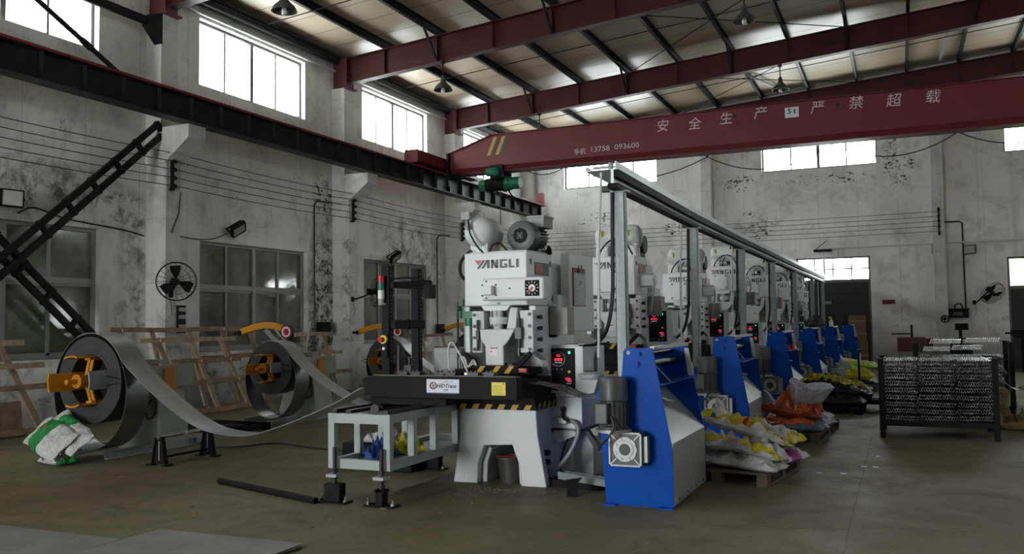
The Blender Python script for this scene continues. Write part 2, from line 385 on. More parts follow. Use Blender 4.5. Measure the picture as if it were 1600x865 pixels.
def roof_mat():
    m, nt, b = base_mat('cream_roof_sheeting'); co = position(nt)
    sep = nt.nodes.new('ShaderNodeSeparateXYZ'); nt.links.new(co, sep.inputs[0])
    n1 = noise(nt, co, .5, 5); n2 = noise(nt, co, 3, 6, vscale=(.3, 1, 1))
    c = mixc(nt, ramp(nt, n1, .3, .7), (.46, .38, .27), (.54, .455, .33)); c = mixc(nt, ramp(nt, n2, .55, .8, 0, .3), c, (.34, .30, .23))
    fr = math_n(nt, 'FRACT', math_n(nt, 'MULTIPLY', sep.outputs[1], 1/0.95))
    c = mixc(nt, math_n(nt, 'LESS_THAN', fr, .03), c, (.12, .10, .08))
    nt.links.new(c, b.inputs['Base Color']); b.inputs['Roughness'].default_value = .38; b.inputs['Specular IOR Level'].default_value = .5
    bump(nt, b, n2, .05, .01)
    return m
M_roof = roof_mat()
M_conc = wall_mat('pilaster_concrete', [(-12.6, 18.4, 2.2, .3, .6, 2.4, .66, (.06, .06, .055)), (-12.6, 12.4, 1.5, .3, .6, 1.6, .66, (.08, .08, .07))], base=(.70, .705, .67), seam_axis=2)

# ================================================================== the hall
XL, YB, XR, YR = -13.1, 30.9, 16.5, -10.0
def roof_z(x): return 8.42 + .079*(x+12.6)          # top of the rafters
def holes_wall(ax, a, b, u0, u1, z0, z1, holes, mb):
    us = sorted({u0, u1} | {h[0] for h in holes} | {h[1] for h in holes}); zs = sorted({z0, z1} | {h[2] for h in holes} | {h[3] for h in holes})
    for i in range(len(us)-1):
        for j in range(len(zs)-1):
            uc, zc = (us[i]+us[i+1])/2, (zs[j]+zs[j+1])/2
            if any(h[0] < uc < h[1] and h[2] < zc < h[3] for h in holes): continue
            if ax == 'x': mb.bx(a, b, us[i], us[i+1], zs[j], zs[j+1])
            else: mb.bx(us[i], us[i+1], a, b, zs[j], zs[j+1])
mb = MB(); mb.bx(XL-.3, XR+.3, YR-.3, YB+.3, -.2, 0); struct(obj('floor', mb, M_floor), 'worn brown-grey concrete floor')
WY = [7.74+6*k for k in range(4)]
UP_H = [(y, y+3.52, 6.61, 8.02) for y in [-4.26, 1.74]+WY]; LO_H = [(y+.04, y+3.6, 1.10, 3.385) for y in WY]
mb = MB(); holes_wall('x', XL-.26, XL, YR, YB+.26, 0, 8.62, UP_H+LO_H, mb); struct(obj('wall_left', mb, M_wallL), 'grimy pale plaster wall on the left')
BU_H = [(-11.49, -7.9, 6.62, 8.05), (-4.24, -.56, 6.66, 8.05), (3.06, 6.75, 6.7, 8.1), (10.3, 14.0, 6.7, 8.1)]
BD_H = [(-3.2, -.89, 0, 3.66), (3.03, 5.4, 0, 3.45), (11.2, 12.8, 1.3, 2.9)]
mb = MB(); holes_wall('y', YB, YB+.26, XL-.26, XR, 0, 8.5, BU_H+BD_H, mb)
mb.prism([(XL-.26, 8.5), (XR, 8.5), (XR, roof_z(XR)+.2), (XL-.26, roof_z(XL)+.2)], 'y', YB, YB+.26)
struct(obj('wall_back', mb, M_wallB), 'grimy pale plaster wall at the far end')
mb = MB(); holes_wall('y', YR-.26, YR, XL-.26, XR, 0, 8.5, [(-9.6, -7.4, 0, 3.0)], mb)
mb.prism([(XL-.26, 8.5), (XR, 8.5), (XR, roof_z(XR)+.2), (XL-.26, roof_z(XL)+.2)], 'y', YR-.26, YR)
struct(obj('wall_rear', mb, M_wallB))
mb = MB(); holes_wall('x', XR, XR+.26, YR, YB+.26, 0, roof_z(XR)+.2, [(2, 5, 6.8, 8.2)], mb); struct(obj('wall_right', mb, M_wallB))
mb = MB(); zt = .2
mb.prism([(XL-.26, roof_z(XL-.26)+zt), (XR+.26, roof_z(XR+.26)+zt), (XR+.26, roof_z(XR+.26)+zt+.06), (XL-.26, roof_z(XL-.26)+zt+.06)], 'y', YR-.26, YB+.26)
struct(obj('ceiling', mb, M_roof), 'cream roof sheeting on steel purlins')

# pilasters with corbels
for k in range(-3, 3):
    y0 = 12.38+6*k
    mb = MB(); mb.bx(XL, -12.6, y0, y0+.36, 0, 5.35); mb.bx(XL, -12.72, y0-.03, y0+.39, 5.35, 7.62)
    mb.prism([(XL, 4.72), (-12.6, 4.72), (-12.02, 5.16), (-12.02, 5.40), (XL, 5.40)], 'y', y0-.04, y0+.40)
    struct(obj('pillar', mb, M_conc), 'concrete pilaster with corbel on the left wall')
for x0 in (-6.25, .99, 8.2):
    mb = MB(); mb.bx(x0, x0+.33, YB-.45, YB, 0, roof_z(x0)-.75); struct(obj('pillar', mb, M_conc), 'concrete pilaster on the back wall')
mb = MB(); mb.bx(XL, XL+.45, YB-.4, YB, 0, 7.62); struct(obj('pillar', mb, M_conc), 'corner pilaster of the back wall')

# windows
def window(n, ax, at, u0, u1, z0, z1, upper, label):
    e = bpy.data.objects.new('window_%d' % n, None); C.objects.link(e); struct(e, label)
    mb = MB(); g = MB()
    def B(m_, ua, ub, za, zb, t=.06, off=0):
        if ax == 'x': m_.bx(at-off-t/2, at-off+t/2, ua, ub, za, zb)
        else: m_.bx(ua, ub, at+off-t/2, at+off+t/2, za, zb)
    f = .06; L = u1-u0
    for (a, b, c, d) in ((u0, u1, z0, z0+f), (u0, u1, z1-f, z1), (u0, u0+f, z0+f, z1-f), (u1-f, u1, z0+f, z1-f)): B(mb, a, b, c, d, .1)
    md = (u0+u1)/2; B(mb, md-.05, md+.05, z0+f, z1-f, .1)
    q = [u0+L*.26, u0+L*.74]
    if upper:
        for x in q: B(mb, x-.022, x+.022, z0+f, z1-f, .05)
    else:
        zt_ = z0+(z1-z0)*.59
        B(mb, u0+f, u1-f, zt_-.05, zt_+.05, .09)
        for x in q: B(mb, x-.03, x+.03, z0+f, z1-f, .05)
        for (a, b) in ((u0+f, q[0]), (q[0], md-.05), (md+.05, q[1]), (q[1], u1-f)):
            B(mb, a, b, zt_-.10, zt_-.05, .05, -.0); B(mb, a, b, z0+f, z0+f+.05, .05)
        B(mb, u0-.03, u1+.03, z0-.05, z0, .3)
    B(g, u0+f*.5, u1-f*.5, z0+f*.5, z1-f*.5, .008, .01)
    obj('frame', mb, M_frame if upper else M_frame2, e); obj('glazing', g, M_glass if upper else M_dglass, e)
k = 1
pos = ['above the crane rail, the one crossed by a thin pipe brace', 'above the crane rail, between the first two pilasters', 'above the crane rail beside the end of the red girder', 'high window largely hidden behind the red girder']
for i, (a, b, c, d) in enumerate(UP_H[2:]): window(k, 'x', XL-.18, a, b, c, d, True, 'high white-lit sliding window ' + pos[i]); k += 1
posl = ['behind the dark steel cross brace', 'behind the wooden frames and first wall fan', 'behind the black twin posts', 'behind the stamping presses']
for i, (a, b, c, d) in enumerate(LO_H): window(k, 'x', XL-.16, a, b, c, d, False, 'grimy low window ' + posl[i]); k += 1
posb = ['left of the cable tray posts', 'above the dark doorway', 'at the right edge of the picture', 'far right']
for i, (a, b, c, d) in enumerate(BU_H): window(k, 'y', YB+.16, a, b, c, d, True, 'high window of the back wall, ' + posb[i]); k += 1
window(k, 'y', YB+.16, 11.2, 12.8, 1.3, 2.9, True, 'low window at the far right of the back wall'); k += 1
# the two doorways of the back wall: transom light above, dark sheet door below
def back_door(n, x0, x1, zt_, z1, glass, label, bars):
    e = bpy.data.objects.new('door_%d' % n, None); C.objects.link(e); struct(e, label)
    fr = MB(); y = YB+.12
    for (a, b, c, d) in ((x0, x0+.06, 0, z1), (x1-.06, x1, 0, z1), (x0, x1, z1-.06, z1), (x0, x1, zt_-.05, zt_+.05)): fr.bx(a, b, y-.06, y+.06, c, d)
    for i in range(1, bars): 
        xx = x0+(x1-x0)*i/bars; fr.bx(xx-.02, xx+.02, y-.03, y+.03, zt_, z1)
    if bars > 2: fr.bx(x0, x1, y-.03, y+.03, zt_+(z1-zt_)*.5-.02, zt_+(z1-zt_)*.5+.02)
    obj('frame', fr, M_frame, e)
    lf = MB()
    nb = 14
    for i in range(nb):
        za, zb = .02+(zt_-.07)*i/nb, .02+(zt_-.07)*(i+1)/nb-.012; lf.bx(x0+.06, x1-.06, y-.015, y+.03, za, zb)
    lf.bx(x0+.06, x1-.06, y+.03, y+.05, .0, zt_-.05)
    obj('door_leaf', lf, paint('dark_shutter_sheet', (.035, .034, .033), .6, var=.2), e)
    g = MB(); g.bx(x0+.05, x1-.05, y, y+.008, zt_+.04, z1-.05); obj('transom_glazing', g, glass, e)
back_door(1, -3.2, -.89, 2.86, 3.66, M_glass, 'dark doorway of the back wall under a bright barred transom', 4)
m_, nt_, b_ = base_mat('green_backed_glass'); co_ = coord(nt_); n_ = noise(nt_, co_, 3, 5)
nt_.links.new(mixc(nt_, ramp(nt_, n_, .35, .65), (.10, .22, .10), (.42, .58, .34)), b_.inputs['Base Color']); b_.inputs['Roughness'].default_value = .1; b_.inputs['Transmission Weight'].default_value = .6; b_.inputs['IOR'].default_value = 1.02
back_door(2, 3.03, 5.4, 2.5, 3.45, m_, 'dark doorway at the right edge with green-lit transom', 2)

# ------------------------------------------------------------------ roof steel
def rafter(y, label):
    e = bpy.data.objects.new('roof_beam', None); C.objects.link(e); struct(e, label)
    mb = MB(); x0, x1, t = XL+.1, XR, .66
    def band(za, zb, ya, yb): mb.prism([(x0, roof_z(x0)+za), (x1, roof_z(x1)+za), (x1, roof_z(x1)+zb), (x0, roof_z(x0)+zb)], 'y', ya, yb)
    band(-t, 0, y-.006, y+.006); band(-t, -t+.022, y-.11, y+.11); band(-.022, 0, y-.11, y+.11)
    obj('web_and_flanges', mb, M_red, e)
    st = MB()
    for i in range(19):
        x = -11.6+1.5*i
        for s in (-1, 1): st.bx(x-.005, x+.005, y+s*.006, y+s*.1, roof_z(x)-t+.02, roof_z(x)-.02)
    obj('stiffener_plates', st, M_red, e)
    sb = MB(); sb.bx(XL+.02, XL+.42, y-.16, y+.16, 7.62, roof_z(XL+.2)-.02); sb.bx(XL, XL+.5, y-.2, y+.2, 7.6, 7.64)
    obj('steel_stub_column', sb, M_burg, e)
    return e
RY = [12.56+6*k for k in range(-3, 3)]+[30.5]
for i, y in enumerate(RY): rafter(y, 'dark red steel I-section roof beam')
for i in range(19):
    x = -11.6+1.5*i; z = roof_z(x)
    mb = MB(); mb.bx(x-.035, x-.027, YR, YB, z, z+.2); mb.bx(x-.035, x+.045, YR, YB, z, z+.008); mb.bx(x-.035, x+.045, YR, YB, z+.192, z+.2)
    mb.bx(x+.037, x+.045, YR, YB, z+.008, z+.03)
    struct(obj('purlin_beam', mb, M_beam), 'dark steel purlin running down the hall under the roof sheets')
mb = MB(); mb.cyl((XL+.14, YR, 8.34), (XL+.14, YB, 8.34), .095, n=16); mb.bx(XL+.02, XL+.2, YR, YB, 8.44, 8.5); struct(obj('eave_beam', mb, M_beam), 'dark eave tube along the top of the left wall')
mb = MB(); mb.cyl((XL+.06, YR, 8.10), (XL+.06, YB, 8.10), .035, n=10); struct(obj('trim_1', mb, M_pvc), 'pale pipe under the eave tube')
# knee braces from purlins to the lower flange, each its own strut
for y in RY[2:6]:
    for i in range(1, 19, 2):
        x = -11.6+1.5*i
        mb = MB(); mb.bar((x, y-.75, roof_z(x)+.03), (x, y-.1, roof_z(x)-.64), .05, .05)
        tag(obj('knee_brace', mb, M_beam), 'thin dark strut from purlin down to the lower flange of a red roof beam', 'brace', 'knee braces under the purlins')
# rod bracing in the roof plane
def rods(pts, label):
    mb = MB(); mb.tube(pts, .012, 6); tag(obj('brace_rod', mb, M_blacksteel), label, 'brace rod', 'roof brace rods')
for (ya, yb) in ((18.56, 24.56), (24.56, 30.5)):
    rods([(-7.1, ya+.12, roof_z(-7.1)-.03), (-1.1, yb-.12, roof_z(-1.1)-.03)], 'thin dark roof brace rod running diagonally to the right')
    rods([(-1.1, ya+.12, roof_z(-1.1)-.07), (-7.1, yb-.12, roof_z(-7.1)-.07)], 'thin dark roof brace rod running diagonally to the left')
for y in (15.5, 21.5, 27.5):
    mb = MB(); mb.tube([(XL+.3, y, roof_z(XL)+.0), (XR-.1, y, roof_z(XR)+.1)], .012, 6)
    tag(obj('sag_rod', mb, M_blacksteel), 'thin dark rod crossing all purlins midway between two roof beams', 'rod', 'sag rods through the purlins')
# pale roof strut crossing between purlins beyond the third beam
mb = MB(); mb.bar((-4.9, 24.7, roof_z(-4.9)+.1), (-3.3, 30.3, roof_z(-3.3)+.06), .09, .05); tag(obj('roof_strut', mb, M_boxgrey), 'pale grey strut slanting between two purlins above the red girder', 'strut')
mb = MB(); mb.bar((1.5, 24.7, roof_z(1.5)+.08), (1.35, 30.3, roof_z(1.4)+.08), .09, .05); tag(obj('roof_strut', mb, M_boxgrey), 'pale grey strut under the roof at far right, above the girder lettering', 'strut')

# pendant lamps
def pendant(x, y, zc, top, label):
    t = thing('pendant_lamp', label, 'lamp', (x, y, top), 0, 'bell-shaped factory pendant lamps')
    h = zc-top
    mb = MB(); mb.cyl((0, 0, 0), (0, 0, h+.25), .014, n=8); mb.cyl((0, 0, -.05), (0, 0, 0), .05, n=12); obj('stem', mb, M_blacksteel, t)
    mb = MB(); mb.lathe([(.03, .3), (.055, .27), (.06, .17), (.085, .13), (.19, .03), (.235, -.06), (.225, -.06), (.18, .02), (.08, .11), (.0, .12)], (0, 0, h), (0, 0, 1), 24); obj('shade', mb, M_lampsh, t)
    mb = MB(); mb.lathe([(.0, .12), (.03, .1), (.04, .02), (.055, -.06), (.05, -.11), (.0, -.135)], (0, 0, h), (0, 0, 1), 14); obj('bulb', mb, paint('unlit_milky_bulb', (.7, .72, .7), .2, var=.02), t)
pendant(-9.99, 12.56, 7.33, roof_z(-9.99)-.66, 'unlit bell pendant lamp at the top left edge of the roof')
pendant(-9.99, 18.56, 7.33, roof_z(-9.99)-.66, 'unlit bell pendant lamp hanging left of the red girder end')
pendant(-2.81, 18.56, 7.92, roof_z(-2.81)-.66, 'unlit bell pendant lamp under the nearer red roof beam, upper right')
pendant(-2.81, 24.56, 7.90, roof_z(-2.81)-.66, 'unlit bell pendant lamp just above the small white plate of the girder')
pendant(-9.9, 24.56, 7.35, roof_z(-9.9)-.66, 'bell pendant lamp half hidden behind the tapered girder end')

# ------------------------------------------------------------------ crane runway and overhead crane
t = thing('crane_runway_beam', 'long dark blue-grey runway beam with red rail along the left wall', 'beam', (-12.0, 0, 0))
mb = MB(); y0, y1 = -6, 29.8
mb.bx(-.006, .006, y0, y1, 5.42-0, 5.90); mb.bx(-.16, .16, y0, y1, 5.40, 5.425); mb.bx(-.2, .2, y0, y1, 5.87, 5.90)
for i in range(46):
    y = -5.6+.78*i; mb.bx(.006, .10, y-.006, y+.006, 5.425, 5.87)
obj('i_beam', mb, M_beam, t)
mb = MB(); mb.bx(-.04, .04, y0, y1, 5.90, 5.965); mb.bx(.15, .203, y0, y1, 5.865, 5.905)
obj('rail', mb, M_rail, t)
mb = MB()
for i in range(30):
    y = -4+1.13*i
    for s in (-1, 1): mb.cyl((s*.09, y, 5.9), (s*.09, y, 5.93), .018, n=8)
obj('rail_clips', mb, M_bolt, t)
mb = MB(); mb.bx(-.12, .16, 29.6, 29.75, 5.9, 6.35); obj('buffer_stop', mb, M_crane, t)

g = thing('overhead_crane', 'red overhead travelling crane girder spanning the hall with white lettering', 'crane', (0, 22.0, 0))
mb = MB(); zb, zt_ = 6.0, 6.86
poly = [(-11.75, 6.0), (16, 6.0), (16, zt_), (-10.3, zt_), (-11.75, 6.42)]
mb.prism(poly, 'y', 0, .5); obj('box_girder', mb, M_crane, g, bevel=.008)
mb = MB(); mb.prism([(-11.75, 6.42), (-10.3, zt_), (16, zt_), (16, zt_+.02), (-10.32, zt_+.02), (-11.77, 6.44)], 'y', -.05, .55)
mb.bx(-11.7, 16, .02, .48, 5.84, 5.86); mb.bx(-11.7, 16, .235, .265, 5.86, 6.0); mb.prism([(-.02, 6.0), (.06, 5.86), (.44, 5.86), (.52, 6.0)], 'x', -11.6, 16)
mb.bx(-11.7, 16, -.03, .53, 5.99, 6.02)
obj('lower_track', mb, M_crane, g)
mb = MB(); mb.bx(-12.18, -11.72, -1.6, 1.9, 5.99, 6.30); mb.bx(-12.16, -11.74, -1.66, -1.6, 5.97, 6.32); mb.bx(-12.16, -11.74, 1.9, 1.96, 5.97, 6.32); obj('end_carriage', mb, M_crane, g, bevel=.006)
for y in (-1.25, 1.55):
    mb = MB(); mb.cyl((-12.06, y, 6.07), (-11.94, y, 6.07), .11, n=20); obj('wheel', mb, M_bolt, g)
mb = MB(); mb.bx(-11.69, -11.63, -.14, -.02, 5.5, 6.45); mb.bx(-11.7, -11.3, -.3, -.05, 5.78, 5.82); mb.bx(-11.70, -11.15, -.1, .25, 5.74, 5.80); obj('ladder_bracket', mb, M_blacksteel, g)
mb = MB()
for i, xx in enumerate((-10.18, -9.92)):
    mb.mat(0).prism([(xx-.30, 6.30), (xx-.19, 6.30), (xx+.03, 6.80), (xx-.08, 6.80)], 'y', -.004, -.001)
    mb.mat(1).prism([(xx-.19, 6.30), (xx-.09, 6.30), (xx+.13, 6.80), (xx+.03, 6.80)], 'y', -.004, -.001)
obj('hazard_bands', mb, [paint('faded_hazard_yellow', (.42, .25, .06), .6), M_bolt], g)
for ch, x, z in zip('安全生产严禁超载', (-5.464, -4.64, -3.853, -3.012, -1.684, -.824, -.01, .809), (6.60, 6.57, 6.62, 6.67, 6.65, 6.67, 6.63, 6.62)):
    text('lettering', ch, .33, M_letterw, g, (x, -.005, z), shear=.12)
text('lettering', '手机', .17, M_letterw, g, (-7.72, -.005, 6.15), sx=1.0)
text('lettering', '13758', .20, M_letterw, g, (-7.16, -.005, 6.18), sx=1.12); text('lettering', '093600', .20, M_letterw, g, (-6.42, -.005, 6.185), sx=1.12)
mb = MB(); mb.bx(-2.43, -2.11, -.02, -.002, 6.49, 6.74); pl = obj('rating_plate', mb, M_signw, g)
text('rating_text', '5 t', .17, M_burg, pl, (-2.27, -.022, 6.64), bold=.006)
for x, z in ((-3.62, 6.68), (-1.22, 6.69)):
    mb = MB(); mb.cyl((x, -.003, z), (x, .002, z), .045, n=16); obj('bolt_hole', mb, M_rubber, g)
# hoist trolley
t = thing('electric_hoist', 'dark green electric wire-rope hoist hanging from the red girder', 'hoist', (-10.15, 22.2, 5.5))
mb = MB(); mb.cyl((-.42, 0, 0), (.16, 0, 0), .19, n=28); mb.ring((-.25, 0, 0), (-.2, 0, 0), .225, .15); mb.ring((.1, 0, 0), (.16, 0, 0), .225, .15); obj('rope_drum', mb, M_blacksteel, t)
mb = MB(); mb.lathe([(0, -.66), (.14, -.64), (.165, -.56), (.165, -.42), (.19, -.40)], (0, 0, 0), (1, 0, 0), 24); obj('gear_case', mb, M_green, t)
mb = MB(); mb.lathe([(.19, .16), (.20, .3), (.17, .32), (.17, .58), (.15, .6), (.0, .6)], (0, 0, 0), (1, 0, 0), 24); obj('motor', mb, M_green, t)
mb = MB(); mb.bx(-.18, .2, -.32, -.24, .12, .5); mb.bx(-.18, .2, .24, .32, .12, .5); mb.bx(-.15, .15, -.3, .3, .14, .19); obj('trolley_frame', mb, M_blacksteel, t)
mb = MB(); mb.lathe([(0, -.24), (.11, -.22), (.13, -.1), (.13, .1), (.1, .14), (0, .15)], (-.03, -.36, .29), (1, .25, 0), 20); obj('travel_motor', mb, M_green, t)
for s in (-.1, .12):
    for yy in (-.17, .17):
        mb = MB(); mb.cyl((s, yy-.03, .42), (s, yy+.03, .42), .07, n=16); obj('wheel', mb, M_bolt, t)
mb = MB(); mb.tube([(-.02, 0, -.15), (-.02, 0, -1.5)], .012, 6); mb.tube([(.04, 0, -.15), (.04, 0, -.35)], .01, 6); obj('wire_rope', mb, M_cable, t)
mb = MB(); mb.tube(sm_path([(.25, -.05, -.18), (.32, 0, -.32), (.55, 0, -.62)]), .022, 6); obj('limit_arm', mb, M_blacksteel, t)
mb = MB(); mb.lathe([(0, .12), (.05, .1), (.06, 0), (.04, -.05), (0, -.06)], (-.02, 0, -1.55), (0, 0, 1), 14); mb.tube(sm_path([(-.02, 0, -1.6), (.05, 0, -1.68), (0, 0, -1.76), (-.08, 0, -1.7)]), .02, 6); obj('hook_block', mb, M_syel, t)
# festoon cable of the crane, hanging in bows behind the girder
pts = []; A_ = [onY(x, y, 30.35) for x, y in ((815, 262), (882, 261), (1105, 245), (1300, 225), (1497, 206), (1690, 187))]
for a, b in zip(A_[:-1], A_[1:]):
    for k in range(12):
        u = k/12; q = a.lerp(b, u); pts.append((q.x, q.y, q.z-.62*4*u*(1-u)*min(1, (b-a).length/4)))
pts.append(tuple(A_[-1]))
mb = MB(); mb.tube(pts, .018, 6)
for q in A_: mb.bx(q.x-.04, q.x+.04, q.y-.03, q.y+.03, q.z-.02, q.z+.12)
tag(obj('festoon_cable', mb, M_cable), 'black crane supply cable hanging in bows along the back wall', 'cable')

# ------------------------------------------------------------------ steel cross bracing by the left wall
def lattice(name, p0, p1, label):
    t = thing(name, label, 'brace', (0, 0, 0))
    p0 = Vector(p0); p1 = Vector(p1); d = (p1-p0).normalized(); n = Vector((0, -d.z, d.y))
    for s in (-1, 1):
        mb = MB(); mb.bar(p0+n*.105*s, p1+n*.105*s, .075, .10); obj('chord', mb, M_blacksteel, t)
    L = (p1-p0).length; k = int(L/.62)
    for i in range(k+1):
        q = p0+d*(L*i/k); mb = MB(); mb.bar(q-n*.165, q+n*.165, .10, .06, up=d); obj('batten_plate', mb, M_blacksteel, t)
lattice('cross_brace', (-12.72, 12.34, 5.36), (-12.72, 6.5, .25), 'dark double-channel brace rising to the first pilaster corbel')
lattice('cross_brace', (-12.85, 6.6, 5.2), (-12.85, 12.1, .4), 'dark double-channel brace falling towards the largest steel coil')
mb = MB(); mb.cyl((-12.75, 11.6, 6.1), (-12.75, 6.6, 8.5), .045, n=12); mb.cyl((-12.75, 10.8, 6.48), (-12.75, 10.6, 6.58), .06, n=12)
tag(obj('wind_brace', mb, M_beam), 'thin pipe brace crossing the first high window', 'brace')
mb = MB(); mb.cyl((-12.8, 12.35, 7.38), (-12.8, 6.8, 7.38), .085, n=14); mb.prism([(12.05, 7.3), (12.36, 7.0), (12.36, 7.62), (12.05, 7.48)], 'x', -12.9, -12.7)
tag(obj('wall_strut', mb, M_blacksteel), 'dark horizontal strut ending in a flared gusset at the pilaster head', 'strut')

# ------------------------------------------------------------------ insulators and bare wires
def insulator(x, y, z0, z1, ax, label):
    t = thing('insulator_bracket', label, 'bracket', (x, y, z0))
    L = z1-z0; mb = MB(); mb.bx(-.025, .025, -.025, .025, 0, L)
    for z in (.02, L-.02): mb.bx(-.12 if ax == 'x' else -.03, .03, -.03, .12 if ax == 'y' else .03, z-.02, z+.02)
    obj('bracket', mb, M_blacksteel, t)
    for i in range(5):
        mb = MB(); z = .08+(L-.16)*i/4; mb.lathe([(0, -.04), (.035, -.04), (.022, -.015), (.045, .0), (.022, .015), (.035, .04), (0, .04)], (.05 if ax == 'x' else 0, 0 if ax == 'x' else -.05, z), (0, 1, 0) if ax == 'x' else (1, 0, 0), 10)
        obj('porcelain_knob', mb, M_blacksteel, t)
for y, lab in ((12.47, 'black insulator bracket on the pilaster above the first wall fan'), (18.47, 'black insulator bracket on the pilaster left of the twin black posts'), (24.47, 'black insulator bracket on the pilaster behind the white press tank')):
    insulator(-12.54, y, 4.2, 4.98, 'x', lab)
insulator(1.16, YB-.5, 4.18, 5.05, 'y', 'black insulator bracket on the right back pilaster')
for i in range(5):
    z = 4.28+.155*i; pts = []
    ys = [-4]+[.47+6*k for k in range(5)]+[30.4]
    for a, b in zip(ys[:-1], ys[1:]):
        for k in range(6): u = k/6; pts.append((-12.47, a+(b-a)*u, z-.14*4*u*(1-u)*.35))
    pts.append((-12.47, ys[-1], z))
    mb = MB(); mb.tube(pts, .008, 5); tag(obj('bare_wire', mb, M_cable), 'thin bare wire strung along the left wall, number %s from the bottom' % ('one', 'two', 'three', 'four', 'five')[i], 'wire', 'wires along the left wall')
    pts = []
    for k in range(13): u = k/12; pts.append((-12.4+13.55*u, YB-.53, z+.02-.1*4*u*(1-u)*.3))
    mb = MB(); mb.tube(pts, .008, 5); tag(obj('bare_wire', mb, M_cable), 'thin bare wire strung along the back wall, number %s from the bottom' % ('one', 'two', 'three', 'four', 'five')[i], 'wire', 'wires along the back wall')

# ================================================================== stamping presses
def logo_mesh(w, h):
    """Slanted bold wordmark, built from polygons in x-z, facing -y: red wedge, two strokes, then block letters."""
    r = MB(); k = MB(); y0, y1 = -.004, -.001
    def P(mb, pts): mb.prism([(x*w-w/2, z*h-h/2) for x, z in pts], 'y', y0, y1)
    P(r, [(0, 1), (.165, 1), (.085, .42)])
    P(k, [(.05, 0), (.105, 0), (.245, 1), (.19, 1)]); P(k, [(.15, 0), (.205, 0), (.325, 1), (.27, 1)])
    P(k, [(.285, 0), (.34, 0), (.34, 1), (.285, 1)])
    def L(x0, segs): 
        for a, b, c, d in segs: P(k, [(x0+a, c), (x0+b, c), (x0+b, d), (x0+a, d)])
    st = .05
    L(.375, [(0, st, 0, 1), (.11, .11+st, 0, 1)]); P(k, [(.375, 1), (.375+.06, 1), (.375+.16, 0), (.375+.10, 0)])
    L(.575, [(0, st, .0, 1), (st, .165, .8, 1), (st, .165, 0, .2), (.165-st, .165, .2, .5), (.09, .165-st, .36, .5)])
    L(.775, [(0, st, 0, 1), (st, .13, 0, .2)])
    L(.94, [(0, .055, 0, 1)])
    return r, k

